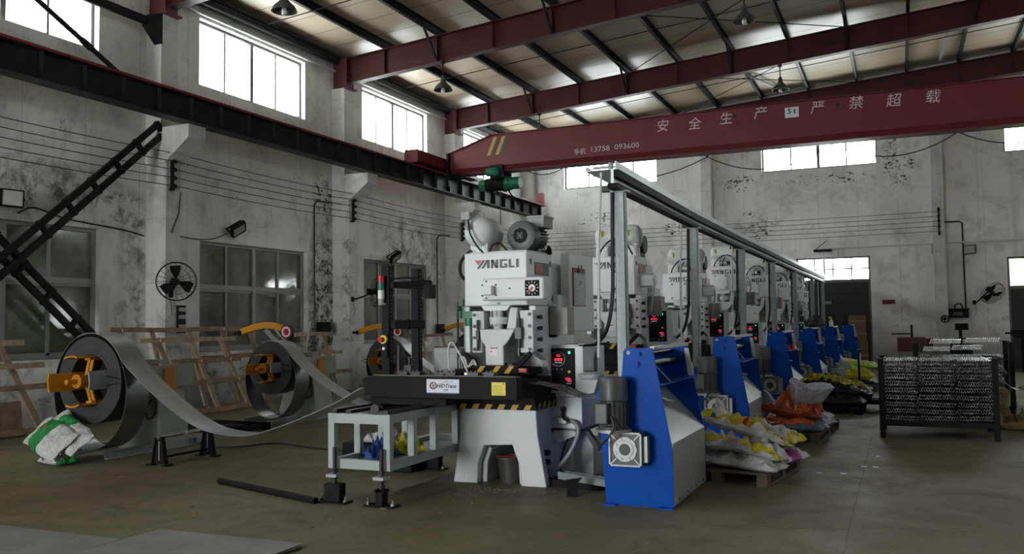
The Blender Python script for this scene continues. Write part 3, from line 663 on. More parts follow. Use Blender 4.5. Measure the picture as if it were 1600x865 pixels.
def press(loc, head_z, panel_z, ls, label, near=False, full=True):
    """Open-gap eccentric press. Local frame: x to the right, y into the machine, z up, origin on the floor under the middle of the front."""
    t = thing('stamping_press', label, 'press', loc, 0, 'white stamping presses in a row')
    dz = head_z-2.32; hb = head_z-.54
    # front pedestal with its arch
    base_h = .76+dz*.6
    mb = MB(); q = base_h/.76
    mb.prism([(-.51, 0), (-.24, 0), (-.23, .2*q), (-.16, .38*q), (.15, .40*q), (.23, .19*q), (.24, 0), (.51, 0), (.42, .52*q), (.41, base_h), (-.41, base_h), (-.42, .52*q)], 'y', 0, .1)
    mb.prism([(-.24, 0), (-.18, 0), (-.17, .2*q), (-.12, .34*q), (-.16, .38*q), (-.23, .2*q)], 'y', .1, .8); mb.prism([(.24, 0), (.18, 0), (.17, .2*q), (.12, .34*q), (.15, .40*q), (.23, .19*q)], 'y', .1, .8)
    mb.cyl((.13, -.004, .62*q), (.13, .01, .62*q), .022, n=14)
    obj('pedestal', mb, M_white, t, bevel=.008)
    # side frames, C-shaped, joined by back plate
    for s in (-1, 1):
        x0, x1 = (-.40, -.33) if s < 0 else (.33, .40)
        mb = MB(); mb.prism([(.10, 0), (1.15, 0), (1.15, hb+.12), (.70, hb+.12), (.70, hb-.005), (.05, hb-.005), (.05, base_h+.98), (.05, base_h+.55), (.34, base_h+.46), (.42, base_h+.30), (.42, base_h+.16), (.34, base_h+.08), (.10, base_h+.02)], 'x', x0, x1)
        obj('side_frame', mb, M_white, t, bevel=.006)
    mb = MB(); mb.bx(-.33, .33, 1.0, 1.12, .1, hb+.1); mb.bx(-.30, .30, .66, 1.1, hb+.1, head_z-.08); mb.bx(-.33, .33, .10, 1.0, base_h-.06, base_h); mb.bx(-.33, .33, .06, 1.0, hb+.02, hb+.05); mb.bx(-.33, .33, .45, .5, base_h, hb); obj('back_plate', mb, M_white2, t)
    # head cover
    mb = MB(); mb.bx(-.36, .335, 0, .68, hb, head_z); hd = obj('head_cover', mb, M_white, t, bevel=.012, seg=2)
    mb = MB(); mb.bx(-.345, .32, .04, .64, head_z, head_z+.012); obj('top_plate', mb, M_white2, t)
    r, k = logo_mesh(.49*ls, .085*ls); cx = 0.005 if near else .0
    o = obj('logo_wedge', r, M_redp, hd, (cx, 0, head_z-.118)); o = obj('logo_letters', k, M_logo, hd, (cx, 0, head_z-.118))
    mb = MB(); mb.bx(.334, .339, .20, .58, head_z-.23, head_z-.10); b = obj('badge_plate', mb, M_logo, hd)
    mb = MB(); mb.bx(.337, .341, .22, .40, head_z-.215, head_z-.115); obj('badge_face', mb, paint('faded_orange_red_badge', (.42, .09, .05), .5), b)
    for yy in (.10, .63):
        mb = MB(); mb.cyl((.333, yy, head_z-.10), (.337, yy, head_z-.10), .032, n=18); obj('lifting_hole', mb, M_grey, hd)
    # cam box with angle dial
    if near:
        mb = MB(); mb.bx(-.115, .56, -.12, .0, head_z-.49, head_z-.27); cb = obj('cam_box', mb, M_white, t, bevel=.022, seg=3)
        mb = MB(); mb.bx(-.085, .035, -.20, -.12, head_z-.435, head_z-.345); obj('cam_box_cover', mb, M_white, cb, bevel=.004)
        d = MB(); d.bx(.365, .515, -.126, -.121, head_z-.455, head_z-.30); dl = obj('angle_dial', d, M_black, cb)
        mb = MB(); cx, cz = .44, head_z-.377
        mb.cyl((cx, -.129, cz), (cx, -.126, cz), .036, n=22)
        for i in range(12):
            a = i*PI/6; mb.cb((cx+math.sin(a)*.06, -.127, cz+math.cos(a)*.06), (.006, .002, .018), ry=a)
        obj('dial_marks', mb, M_dial, dl)
        mb = MB(); mb.prism([(cx-.062, cz-.062), (cx+.004, cz-.018), (cx+.016, cz+.008), (cx-.002, cz+.014), (cx-.018, cz-.004)], 'y', -.133, -.130); obj('dial_pointer', mb, M_redp, dl)
        for (bx_, bz) in ((-.055, -.30), (-.055, -.465), (.20, -.375), (-.1, -.335), (.05, -.335), (-.1, -.44), (.05, -.44)):
            mb = MB(); mb.cyl((bx_, -.128, head_z+bz), (bx_, -.119, head_z+bz), .009, n=10); obj('bolt', mb, M_bolt, cb)
    else:
        mb = MB(); mb.bx(-.19, .10, -.06, .0, head_z-.50, head_z-.17); cb = obj('cover_plate', mb, M_white, t, bevel=.012, seg=2)
        for (bx_, bz) in ((-.16, -.21), (.07, -.21), (-.16, -.46), (.07, -.46)):
            mb = MB(); mb.cyl((bx_, -.068, head_z+bz), (bx_, -.06, head_z+bz), .016, n=10); obj('bolt', mb, M_bolt, cb)
        mb = MB(); mb.cyl((.30, .30, head_z-.33), (.52, .30, head_z-.33), .105, n=20); mb.bx(.34, .56, .2, .34, head_z-.42, head_z-.26); obj('side_gear_case', mb, M_white, t, bevel=.01)
        mb = MB(); mb.tube(sm_path([(.52, .22, head_z-.25), (.56, .2, head_z-.4), (.53, .2, head_z-.62), (.5, .25, head_z-.8)]), .014, 6); obj('conduit', mb, M_boxgrey, t)
    # lip under the head
    mb = MB(); mb.prism([(-.16, hb), (.16, hb), (.12, hb-.05), (-.12, hb-.05)], 'y', -.03, .02); mb.bx(-.13, .03, -.04, 0, hb+.015, hb+.03); obj('head_lip', mb, M_white, t)
    # gibs with bolts
    for (x0, x1) in ((-.265, -.155), (.265, .405)):
        mb = MB(); mb.bx(x0, x1, -.03, .06, hb-.47, hb-.05); gb = obj('gib_plate', mb, M_white2, t, bevel=.006)
        for i in range(4):
            xx = x0+.03 if x0 < 0 else x1-.035; zz = hb-.09-.115*i
            mb = MB(); mb.cyl((xx, -.042, zz), (xx, -.03, zz), .017, n=10); obj('bolt', mb, M_bolt, gb)
    for i in range(4):
        mb = MB(); mb.cyl((.40, .10, hb-.12-.11*i), (.435, .10, hb-.12-.11*i), .016, n=8); mb.cyl((.425, .10, hb-.12-.11*i), (.45, .10, hb-.12-.11*i), .024, n=6); obj('side_bolt', mb, M_bolt, t)
    # slide with its open window, connecting rod, rods beside it
    zt = hb-.05; zs = hb-.235
    mb = MB(); mb.prism([(-.16, zs), (.23, zs), (.15, zs-.125), (.10, zs-.17), (.10, zs-.36), (-.10, zs-.36), (-.10, zs-.17), (-.155, zs-.1)], 'y', -.07, .22)
    mb.prism([(.12, zs), (.23, zs), (.245, zt+.03), (.165, zt+.03)], 'y', -.04, .1); mb.bx(-.16, -.13, -.03, .1, zs, zt); obj('slide', mb, M_white2, t, bevel=.012, seg=2)
    mb = MB(); mb.bx(-.13, .14, .12, .16, zs, zt+.04); obj('slide_recess', mb, M_boxgrey, t)
    mb = MB(); mb.cyl((0, .04, zs), (0, .04, zt+.05), .05, n=16); mb.cyl((.02, .02, zs+.05), (.02, .02, zs+.12), .1, n=20)
    for xx in (-.05, -.02, .0): mb.cyl((xx, -.03, zs+.03), (xx, -.03, zt), .005, n=6)
    obj('connecting_rod', mb, M_white2, t)
    mb = MB(); mb.bx(.245, .262, -.05, .05, hb-.5, hb-.1); mb.bx(.235, .30, -.09, -.04, hb-.33, hb-.22); mb.cyl((.275, -.07, hb-.42), (.275, -.07, hb-.13), .018, n=10); obj('knockout_bar', mb, M_bolt, t)
    mb = MB(); mb.bx(-.20, -.165, -.08, -.03, hb-.34, hb-.25); mb.cyl((-.185, -.06, hb-.45), (-.185, -.06, hb-.14), .013, n=10); obj('knockout_bar', mb, M_bolt, t)
    mb = MB(); mb.bx(-.045, .035, -.073, -.0705, zs-.26, zs-.18); st = obj('warning_sticker', mb, M_dial, t)
    mb = MB(); mb.bx(-.045, .035, -.0745, -.073, zs-.195, zs-.18); mb.bx(-.04, -.025, -.0745, -.073, zs-.23, zs-.215); obj('sticker_band', mb, M_redp, st)
    # bolster with hazard band
    mb = MB(); mb.bx(-.46, .44, -.10, .75, base_h+.045, base_h+.12); mb.bx(-.42, .43, -.05, .7, base_h, base_h+.05); obj('bolster', mb, M_blacksteel, t, bevel=.004)
    mb = MB(); mb.bx(-.43, .425, -.065, -.05, base_h-.01, base_h+.06); mb.bx(.425, .44, -.065, .6, base_h-.01, base_h+.06); hz = obj('hazard_band', mb, M_black, t)
    for i in range(6):
        xx = -.405+.142*i; mb = MB(); mb.prism([(xx, base_h-.008), (xx+.065, base_h-.008), (xx+.105, base_h+.058), (xx+.04, base_h+.058)], 'y', -.069, -.065); obj('stripe', mb, M_hyel, hz)
    for i in range(4):
        yy = -.03+.13*i; mb = MB(); mb.prism([(yy, base_h-.008), (yy+.05, base_h-.008), (yy+.09, base_h+.058), (yy+.04, base_h+.058)], 'x', .44, .444); obj('stripe', mb, M_hyel, hz)
    # tooling in the gap
    mb = MB(); mb.bx(-.26, .26, -.02, .40, base_h+.12, base_h+.36); mb.bx(-.30, -.10, -.06, .1, base_h+.36, base_h+.42); mb.bx(.08, .36, -.04, .3, base_h+.33, base_h+.40); mb.bx(-.2, .30, .05, .3, base_h+.36, base_h+.40)
    for xx in (-.22, -.06, .10, .2): mb.cyl((xx, -.03, base_h+.34), (xx, -.03, base_h+.45), .02, n=10)
    mb.bar((.22, -.05, base_h+.40), (.40, -.08, base_h+.55), .03, .05); mb.bx(.26, .42, -.02, .4, base_h+.12, base_h+.30); mb.bx(-.42, -.28, -.02, .3, base_h+.12, base_h+.28); obj('die_set', mb, M_blacksteel, t, bevel=.004)
    mb = MB(); mb.bx(-.20, .26, -.09, -.065, base_h+.345, base_h+.425); tb = obj('tool_guard', mb, M_black, t)
    for xx in (-.15, .02, .16):
        mb = MB(); mb.prism([(xx-.05, base_h+.348), (xx+.005, base_h+.348), (xx+.065, base_h+.422), (xx+.01, base_h+.422)], 'y', -.096, -.091); obj('stripe', mb, M_hyel, tb)
    mb = MB(); mb.bx(.27, .35, -.09, -.05, base_h+.36, base_h+.40); obj('orange_clamp', mb, paint('orange_plastic', (.6, .1, .02), .4), t)
    # right side: control desk with black panel, junction box
    p0 = panel_z
    mb = MB(); mb.bx(.36, .74, .47, 1.18, p0-.5, p0+.02); dk = obj('control_desk', mb, M_white, t, bevel=.006)
    mb = MB(); mb.bx(.70, .76, .46, 1.2, p0+.02, p0+.045); mb.bx(.36, .76, .46, 1.2, p0+.02, p0+.035); mb.bx(.72, .745, .455, .47, p0-.45, p0+.02); obj('desk_top', mb, M_white2, dk)
    mb = MB(); mb.bx(.375, .655, .455, .47, p0-.435, p0); pn = obj('control_panel', mb, M_black, t, bevel=.004)
    cx, cz = .48, p0-.11
    mb = MB(); mb.ring((cx, .447, cz), (cx, .455, cz), .078, .066, 28); obj('display_ring', mb, M_grey, pn)
    mb = MB()
    for (a, b, c, d) in ((-.022, .022, .022, .045), (-.045, .045, -.02, .008), (-.015, -.003, .045, .05), (.004, .018, .045, .05)): mb.bx(cx+a, cx+b, .450, .4545, cz+c, cz+d)
    mb.bx(.555, .61, .450, .4545, p0-.325, p0-.30); mb.bx(.575, .62, .450, .4545, p0-.345, p0-.325); mb.cb((cx-.055, .452, cz-.055), (.016, .004, .01), ry=.8); obj('red_readout', mb, M_glowred, pn)
    mb = MB(); mb.cyl((.600, .448, p0-.045), (.600, .4545, p0-.045), .014, n=14); obj('green_lamp', mb, M_glowgrn, pn)
    mb = MB()
    for a in (-.03, -.01, .01, .03): mb.bx(cx+a-.006, cx+a+.006, .4510, .4545, cz-.042, cz-.032)
    for i in range(4): mb.bx(.566+.014*i, .573+.014*i, .4510, .4545, p0-.365, p0-.358)
    obj('blue_white_digits', mb, M_glowwht, pn)
    for row, zz in enumerate((p0-.215, p0-.40)):
        for i in range(3 if row == 0 else 2):
            xx = .42+.052*i
            mb = MB(); mb.cyl((xx, .437, zz), (xx, .455, zz), .013, n=12); mb.cb((xx, .435, zz), (.006, .006, .026), ry=-.7); obj('selector_knob', mb, M_grey, pn)
    for (xx, zz, mt) in ((.60, p0-.24, M_syel), (.545, p0-.405, M_redp), (.60, p0-.405, M_green)):
        mb = MB(); mb.cyl((xx, .443, zz), (xx, .455, zz), .015, n=14); obj('push_button', mb, mt, pn)
    mb = MB(); mb.bx(.742, .7425, .82, .93, p0-.26, p0-.12); mb.prism([(.83, p0-.12), (.92, p0-.12), (.875, p0-.03)], 'x', .7405, .7425); obj('hazard_label', mb, M_logo, dk)
    mb = MB(); mb.bx(.40, .60, .42, .62, hb-.30, hb-.02); jb = obj('junction_box', mb, M_brown, t, bevel=.004)
    mb = MB(); mb.bx(.39, .40, .40, .64, hb-.33, hb+.02); obj('box_bracket', mb, M_boxgrey, jb)
    if near:
        mb = MB(); mb.bx(.375, .72, .48, 1.15, p0-.82, p0-.50); lb = obj('lower_cabinet', mb, M_white, t, bevel=.006)
        mb = MB(); mb.bx(.475, .57, .472, .48, p0-.65, p0-.56); obj('socket_plate', mb, M_dial, lb)
        mb = MB(); mb.cyl((.525, .44, p0-.62), (.525, .475, p0-.62), .028, n=14); mb.tube(sm_path([(.525, .45, p0-.63), (.53, .43, p0-.70), (.60, .42, p0-.735), (.64, .45, p0-.74)]), .016, 8); obj('plug', mb, M_rubber, lb)
        mb = MB(); mb.bx(.43, .57, .42, .48, p0-.77, p0-.70); obj('connector', mb, M_alu, lb, bevel=.006)
        mb = MB(); mb.tube(sm_path([(.57, .44, p0-.735), (.66, .42, p0-.75), (.70, .4, p0-.85), (.62, .36, p0-1.05), (.50, .3, p0-1.2), (.44, .26, .12), (.50, .2, .05)]), .022, 8); obj('flex_conduit', mb, M_boxgrey, lb)
        mb = MB(); mb.bx(.36, .40, .42, .5, p0-.86, p0-.82); mb.bx(.30, .74, .47, 1.18, p0-.84, p0-.82); obj('cabinet_shelf', mb, M_bolt, lb)
        mb = MB(); mb.prism([(.375, p0-.95), (.46, p0-.97), (.66, p0-.88), (.62, p0-.84), (.375, p0-.84)], 'y', .5, .9); mb.prism([(.5, 0), (.72, .0), (.72, .3), (.6, .5), (.5, .5)], 'y', .8, 1.0); obj('foot_bracket', mb, M_white2, t)
        mb = MB(); mb.tube(sm_path([(.6, .6, p0-.84), (.55, .5, .4), (.5, .42, .2), (.52, .4, .03)]), .01, 6); mb.tube(sm_path([(.7, .7, p0-.84), (.85, .6, .35), (1.0, .55, .12)]), .014, 6); mb.tube(sm_path([(.75, .9, p0-.7), (1.0, .7, .3), (.9, .6, .4)]), .014, 6); obj('hose', mb, M_cable, t)
        for i in range(2):
            mb = MB(); mb.cyl((.40, .25, .30-.09*i), (.45, .25, .30-.09*i), .03, n=8); obj('hose_fitting', mb, M_bolt, t)
        # tall cabinet at the back right
        mb = MB(); mb.bx(.34, .445, .92, 1.72, head_z-.82, head_z+.04); obj('tall_cabinet', mb, M_white, t, bevel=.006)
        mb = MB(); mb.bx(.40, .66, .62, 1.0, p0-.45, p0-.43); obj('cable_shelf', mb, M_bolt, t)
        # round tank along the machine and drive motor
        mb = MB(); mb.lathe([(0, -.02), (.06, -.012), (.12, .02), (.155, .07), (.165, .13), (.165, .32), (.155, .38), (.12, .42), (.06, .445), (0, .45)], (-.245, .02, head_z+.225), (0, 1, 0), 32); tk = obj('air_tank', mb, M_white, t)
        for (xa, xb) in ((-.335, -.215), (-.205, -.14)):
            mb = MB(); mb.bx(xa, xb, .10, .38, head_z, head_z+.12); obj('tank_saddle', mb, M_white, tk)
        mb = MB(); mb.bx(-.365, -.27, -.06, .02, head_z+.345, head_z+.42); mb.cyl((-.32, -.01, head_z+.25), (-.32, -.01, head_z+.35), .018, n=10); mb.cyl((-.31, -.02, head_z+.27), (-.31, .05, head_z+.27), .035, n=14); obj('pressure_switch', mb, M_boxgrey, tk)
        mb = MB(); mb.cyl((-.22, .15, head_z+.375), (-.22, .15, head_z+.42), .02, n=10); obj('safety_valve', mb, M_boxgrey, tk)
        mb = MB(); mb.tube(sm_path([(-.30, -.02, head_z+.34), (-.26, -.06, head_z+.2), (-.19, -.03, head_z+.06), (-.14, 0, head_z+.0)]), .01, 6); obj('switch_cable', mb, M_cable, tk)
        mo = (.185, 0, head_z+.175)
        mb = MB(); mb.lathe([(.0, .2), (.10, .195), (.155, .21), (.16, .24), (.158, .36), (.145, .37)], mo, (0, 1, 0), 32); mt_ = obj('drive_motor', mb, M_grey, t)
        mb = MB(); mb.cyl((mo[0], .36, mo[2]), (mo[0], .66, mo[2]), .118, n=28)
        for i in range(22):
            a = 2*PI*i/22; mb.cb((mo[0]+math.cos(a)*.128, .51, mo[2]+math.sin(a)*.128), (.03, .28, .006), ry=-a)
        mb.bx(mo[0]-.12, mo[0]+.12, .40, .64, head_z, head_z+.05); obj('cooling_fins', mb, M_grey, mt_)
        mb = MB(); mb.lathe([(.0, .188), (.08, .186), (.082, .196), (0, .198)], mo, (0, 1, 0), 8, smooth=False); obj('fan_grille', mb, M_black, mt_)
        mb = MB(); mb.bx(mo[0]-.03, mo[0]+.03, .182, .19, mo[2]-.03, mo[2]+.03); mb.ring((mo[0], .182, mo[2]), (mo[0], .19, mo[2]), .035, .02, 4); obj('grille_badge', mb, M_grey, mt_)
        mb = MB(); mb.bx(mo[0]-.01, mo[0]+.17, .42, .68, mo[2]+.10, mo[2]+.21); mb.bx(mo[0]-.02, mo[0]+.18, .41, .69, mo[2]+.20, mo[2]+.225); mb.tube([(mo[0]-.05, .4, mo[2]+.14), (mo[0]-.05, .4, mo[2]+.19), (mo[0]-.09, .42, mo[2]+.19), (mo[0]-.09, .42, mo[2]+.14)], .012, 6); obj('terminal_box', mb, M_boxgrey, mt_, bevel=.004)
        mb = MB(); mb.tube(sm_path([(-.1, .05, head_z+.0), (-.06, .05, head_z+.08), (.02, .06, head_z+.09), (.08, .1, head_z+.02)]), .012, 6); obj('motor_cable', mb, M_cable, mt_)
        mb = MB(); mb.prism([(.28, head_z), (.36, head_z), (.36, head_z+.05), (.33, head_z+.10)], 'y', .60, .63); obj('belt_guard', mb, M_black, t)
        # left side: hose loop, green lubricator, push rod
        mb = MB(); mb.tube(sm_path([(-.30, .05, head_z+.03), (-.38, .05, head_z-.02), (-.425, .04, head_z-.1), (-.42, .03, head_z-.2), (-.37, .02, head_z-.26)]), .018, 8); obj('air_hose', mb, M_rubber, t)
        mb = MB(); mb.bx(-.46, -.43, .0, .08, hb-.10, hb+.01); mb.bx(-.43, -.27, .0, .1, hb-.12, hb-.05); mb.cyl((-.33, .05, hb-.2), (-.33, .05, hb-.1), .05, n=12); mb.cyl((-.40, .05, hb), (-.40, .05, hb+.08), .012, n=8); obj('lubricator', mb, M_green, t)
        mb = MB(); mb.cyl((-.415, -.05, base_h+.12), (-.415, -.05, hb-.06), .011, n=8); mb.cyl((-.415, -.05, hb-.06), (-.415, -.05, hb+.04), .007, n=8); obj('push_rod', mb, M_bolt, t)
        mb = MB(); mb.bx(-.45, -.16, -.06, .05, base_h+.35, base_h+.39); mb.bx(-.44, -.40, -.05, .05, base_h+.12, base_h+.35); obj('feed_bracket', mb, M_blacksteel, t)
        mb = MB(); mb.bx(-.46, -.24, -.10, -.06, base_h+.20, base_h+.24); mb.cyl((-.42, -.08, base_h+.24), (-.25, -.08, base_h+.28), .015, n=8); mb.bx(-.46, -.44, -.1, -.05, base_h+.2, base_h+.32); obj('pneumatic_valve', mb, M_green, t)
        mb = MB()
        for k_ in range(3): mb.tube(sm_path([(-.40+.03*k_, -.05, base_h+.39), (-.39+.02*k_, -.07, base_h+.50), (-.33, -.07, base_h+.50-.02*k_), (-.30, -.06, base_h+.41), (-.24, -.06, base_h+.44+.02*k_), (-.19, -.06, base_h+.40)]), .006, 5)
        obj('white_air_lines', mb, M_wcable, t)
    else:
        mb = MB(); mb.lathe([(0, -.36), (.1, -.35), (.155, -.31), (.175, -.24), (.175, .20), (.155, .27), (.1, .31), (0, .32)], (.05, .30, head_z+.30), (1, 0, 0), 28); tk = obj('air_tank', mb, M_white, t)
        for xx in (-.20, .22):
            mb = MB(); mb.bx(xx-.09, xx+.09, .2, .4, head_z, head_z+.2); mb.bx(xx-.11, xx+.11, .18, .42, head_z+.17, head_z+.19); obj('tank_saddle', mb, M_white, tk)
        for xx in (-.17, .22):
            mb = MB(); mb.cyl((xx, .13, head_z+.30), (xx, .09, head_z+.38), .018, n=8); obj('valve', mb, M_syel, tk)
        mb = MB(); mb.tube(sm_path([(-.2, .05, head_z), (-.16, .04, head_z+.1), (-.05, .05, head_z+.22), (.05, .12, head_z+.26)]), .013, 6); mb.tube(sm_path([(.08, .12, head_z+.26), (.2, .05, head_z+.2), (.3, .05, head_z+.02)]), .013, 6); mb.tube(sm_path([(0, .05, head_z), (.0, .04, head_z+.12), (.05, .05, head_z+.2)]), .012, 6); obj('hoses', mb, M_cable, tk)
        mb = MB(); mb.bx(-.3, .3, .46, .7, head_z, head_z+.08); mb.cyl((.0, .58, head_z+.2), (.34, .58, head_z+.2), .13, n=20); obj('drive_motor', mb, M_grey, t)
        mb = MB(); mb.bx(.40, .74, .5, 1.1, p0-.9, p0-.5); obj('lower_cabinet', mb, M_white, t)
    return t
PRS = [((-3.72, 8.0, 0), 2.32, 1.34, 1.0, 'white stamping press with round end-on tank and grey motor on top, behind the black feeder', True),
       ((-3.72, 11.85, 0), 2.52, 1.75, 1.0, 'second white stamping press in the row, behind the first cable tray post', False),
       ((-3.65, 15.85, 0), 2.48, 1.74, 1.0, 'third white stamping press in the row, between the first and second cable tray posts', False),
       ((-3.54, 19.35, 0), 2.78, 1.53, 1.1, 'fourth white stamping press in the row, left of the third cable tray post', False),
       ((-3.40, 22.9, 0), 2.73, 1.50, 1.1, 'fifth white stamping press in the row, counted from the camera', False),
       ((-3.27, 26.2, 0), 2.70, 1.48, 1.1, 'sixth white stamping press in the row, before the last one', False),
       ((-3.17, 29.2, 0), 2.72, 1.48, 1.1, 'last white stamping press in the row, against the far wall', False)]
for a in PRS: press(*a)

t = thing('clipboard', 'brown clipboard with a written sheet hanging on the tall white cabinet', 'clipboard', (-3.27, 9.2, 2.0))
mb = MB(); mb.bx(0, .008, -.2, .2, -.22, .2); obj('board', mb, paint('brown_hardboard', (.22, .09, .05), .6), t)
mb = MB(); mb.bx(.009, .012, -.18, .18, -.21, .15); sh = obj('paper', mb, M_paper, t)
mb = MB(); 
for i in range(9): mb.bx(.0122, .0128, -.15, -.10, -.17+.03*i, -.165+.03*i)
for (a, b) in ((-.02, .07), (.0, .06), (-.04, .02)): mb.bx(.0122, .0128, a, b, .05+a, .06+a)
obj('ruled_entries', mb, M_grey, sh)
mb = MB(); mb.prism([(-.08, .15), (.08, .15), (.05, .19), (-.05, .19)], 'x', .012, .03); mb.tube([(.02, -.05, .19), (.02, -.05, .23)], .006, 5); mb.tube([(.02, .05, .19), (.02, .05, .24)], .006, 5); obj('clip', mb, M_bolt, t)

# white dish with a green lens on a bracket of the first press
t = bpy.data.objects['stamping_press']
mb = MB(); mb.lathe([(0, 0), (.10, .0), (.125, .03), (.13, .05), (.10, .06), (.05, .075), (0, .075)], (.84, .42, 1.03), (0, 0, 1), 24); o_ = obj('dish', mb, M_white2, t)
mb = MB(); mb.cyl((.82, .42, 1.102), (.82, .42, 1.114), .045, n=16); obj('lens', mb, paint('dark_green_lens', (.01, .09, .04), .2), o_)
mb = MB(); mb.prism([(.72, .86), (.90, .90), (.94, 1.03), (.72, 1.03)], 'y', .34, .62); obj('dish_bracket', mb, M_white2, t, bevel=.006)

# ================================================================== servo feeder table in front of the first press
t = thing('feeder_table', 'white welded frame table under the black feeder, on screw feet', 'table', (0, 0, 0))
X0, X1, Y0, Y1, Z0, Z1 = -4.86, -4.20, 6.74, 8.7, .30, .80
mb = MB(); h = .065
for x in (X0, X1-h):
    for i, y in enumerate((Y0, Y0+.42, Y0+.84, Y0+1.3, Y1-h)): mb.bx(x, x+h, y, y+h, Z0, Z1)
    for ya, yb_ in ((Y0+h, Y0+.42), (Y0+.42+h, Y0+.84), (Y0+.84+h, Y0+1.3), (Y0+1.3+h, Y1-h)): mb.bx(x+.002, x+h-.002, ya, yb_, Z1-.078, Z1-.002); mb.bx(x+.002, x+h-.002, ya, yb_, Z0+.002, Z0+.082)
for y in (Y0, Y1-h): mb.bx(X0+h, X1-h, y+.002, y+h-.002, Z1-.088, Z1-.002); mb.bx(X0+h, X1-h, y+.002, y+h-.002, Z0+.002, Z0+.088)
for y in (Y0+.42, Y0+.84): mb.bx(X0+h, X1-h, y+.01, y+.05, Z1-.06, Z1-.01); mb.bx(X0+h, X1-h, y+.01, y+.05, Z0, Z0+.05)
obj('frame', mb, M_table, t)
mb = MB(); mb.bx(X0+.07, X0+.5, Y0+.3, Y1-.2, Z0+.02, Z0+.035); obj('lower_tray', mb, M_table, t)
mb = MB()
for x in (X0+.02, X1-.09): mb.bx(x, x+.06, Y0+.02, Y1, Z1, Z1+.035)
mb.bx(X0+.12, X0+.18, Y0+.1, Y1, Z1-.01, Z1+.02); mb.bx(X1-.28, X1-.24, Y0+.1, Y1, Z1-.01, Z1+.02); obj('slide_rails', mb, M_bolt, t)
mb = MB(); mb.bx(X0+.06, X1-.06, Y0+.06, Y1, Z1-.03, Z1-.01); obj('table_plate', mb, M_boxgrey, t)
mb = MB(); mb.cyl((X1-.17, Y0+.02, Z1+.045), (X1-.17, Y0+.10, Z1+.045), .045, n=18); mb.bx(X1-.24, X1-.10, Y0+.03, Y0+.09, Z1, Z1+.03); obj('lead_screw_bearing', mb, M_bolt, t)
for (x, y, s) in ((-4.76, 6.70, 1), (-4.262, 6.70, 0), (-4.80, 8.62, 1), (-4.26, 8.62, 0)):
    mb = MB(); mb.bx(x-.055, x+.055, y-.06, y+.06, .235, .26)
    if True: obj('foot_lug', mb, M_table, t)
    mb = MB(); mb.cyl((x, y, .12), (x, y, .50), .019, n=12)
    for z in (.16, .215, .275): mb.cyl((x, y, z), (x, y, z+.03), .034, n=6)
    obj('screw_jack', mb, M_bolt, t)
    mb = MB()
    if s: mb.bx(x-.085, x+.085, y-.05, y+.05, .015, .175)
    else: mb.bx(x-.035, x+.035, y-.05, y+.05, .015, .15); mb.bx(x-.05, x+.05, y-.05, y+.05, .13, .15)
    mb.bx(x-.15, x+.15, y-.07, y+.07, 0, .015); fb = obj('foot_block', mb, M_blacksteel, t, bevel=.003)
    for s2 in (-1, 1):
        mb = MB(); mb.cyl((x+.125*s2, y-.02, .0), (x+.125*s2, y-.02, .07), .01, n=8); mb.cyl((x+.125*s2, y-.02, .015), (x+.125*s2, y-.02, .035), .02, n=6); obj('anchor_bolt', mb, M_chrome, fb)

f = thing('zigzag_feeder', 'long black coil feeder with twin upright posts, above the white frame table', 'feeder', (0, 0, 0))
mb = MB(); mb.bx(-4.76, -3.20, 7.3, 7.42, .90, 1.11); mb.bx(-4.85, -3.72, 7.42, 7.9, .905, 1.0); mb.bx(-4.86, -4.76, 7.34, 7.9, .92, 1.10); mb.bx(-4.76, -3.72, 7.86, 7.9, 1.0, 1.09); obj('main_beam', mb, M_black, f, bevel=.006)
mb = MB(); mb.bx(-4.80, -4.2, 7.36, 7.9, .835, .905); mb.bx(-4.55, -3.95, 7.33, 7.88, .835, .90); obj('carriage', mb, M_blacksteel, f)
mb = MB(); mb.bx(-4.74, -3.22, 7.31, 7.41, 1.11, 1.118); obj('top_strip', mb, paint('olive_dust_film', (.13, .13, .085), .6, var=.3), f)
for x in (-4.42, -4.28, -4.02, -3.9, -3.66, -3.5):
    mb = MB(); mb.bx(x-.05, x+.05, 7.33, 7.45, 1.118, 1.135); mb.bx(x-.06, x+.06, 7.32, 7.4, 1.135, 1.15); mb.bx(x-.03, x-.015, 7.33, 7.36, 1.15, 1.165); mb.bx(x+.015, x+.03, 7.33, 7.36, 1.15, 1.165); obj('roller_bracket', mb, M_bolt, f)
for (y, zt_) in ((7.48, 2.19), (8.06, 2.19)):
    mb = MB(); mb.bx(-4.725, -4.635, y-.04, y+.04, .95, zt_); pst = obj('upright_post', mb, M_black, f, bevel=.004)
    for i in range(23):
        mb = MB(); mb.bx(-4.637, -4.632, y-.012, y+.012, 1.25+.04*i-.012, 1.25+.04*i+.008); obj('slot_hole', mb, M_grey, pst)
mb = MB(); mb.bx(-4.64, -4.585, 7.46, 8.08, 1.97, 2.03); mb.bar((-4.62, 7.5, 2.0), (-4.33, 7.75, 2.02), .06, .055); mb.bx(-4.62, -4.32, 7.70, 7.76, 1.99, 2.035); obj('upper_crossbar', mb, M_black, f, bevel=.004)
mb = MB(); mb.bx(-4.36, -4.29, 7.64, 7.78, 1.86, 2.0); obj('sensor_box', mb, M_black, f, bevel=.004)
mb = MB(); mb.tube(sm_path([(-4.63, 7.5, 2.06), (-4.5, 7.6, 2.07), (-4.4, 7.68, 2.05), (-4.33, 7.7, 2.0)]), .01, 6); obj('sensor_cable', mb, M_cable, f)
mb = MB(); mb.bx(-4.635, -4.57, 7.46, 8.05, 1.56, 1.65); mb.bx(-4.60, -4.565, 7.72, 7.75, 1.555, 1.655); obj('lower_crossbar', mb, M_black, f, bevel=.008)
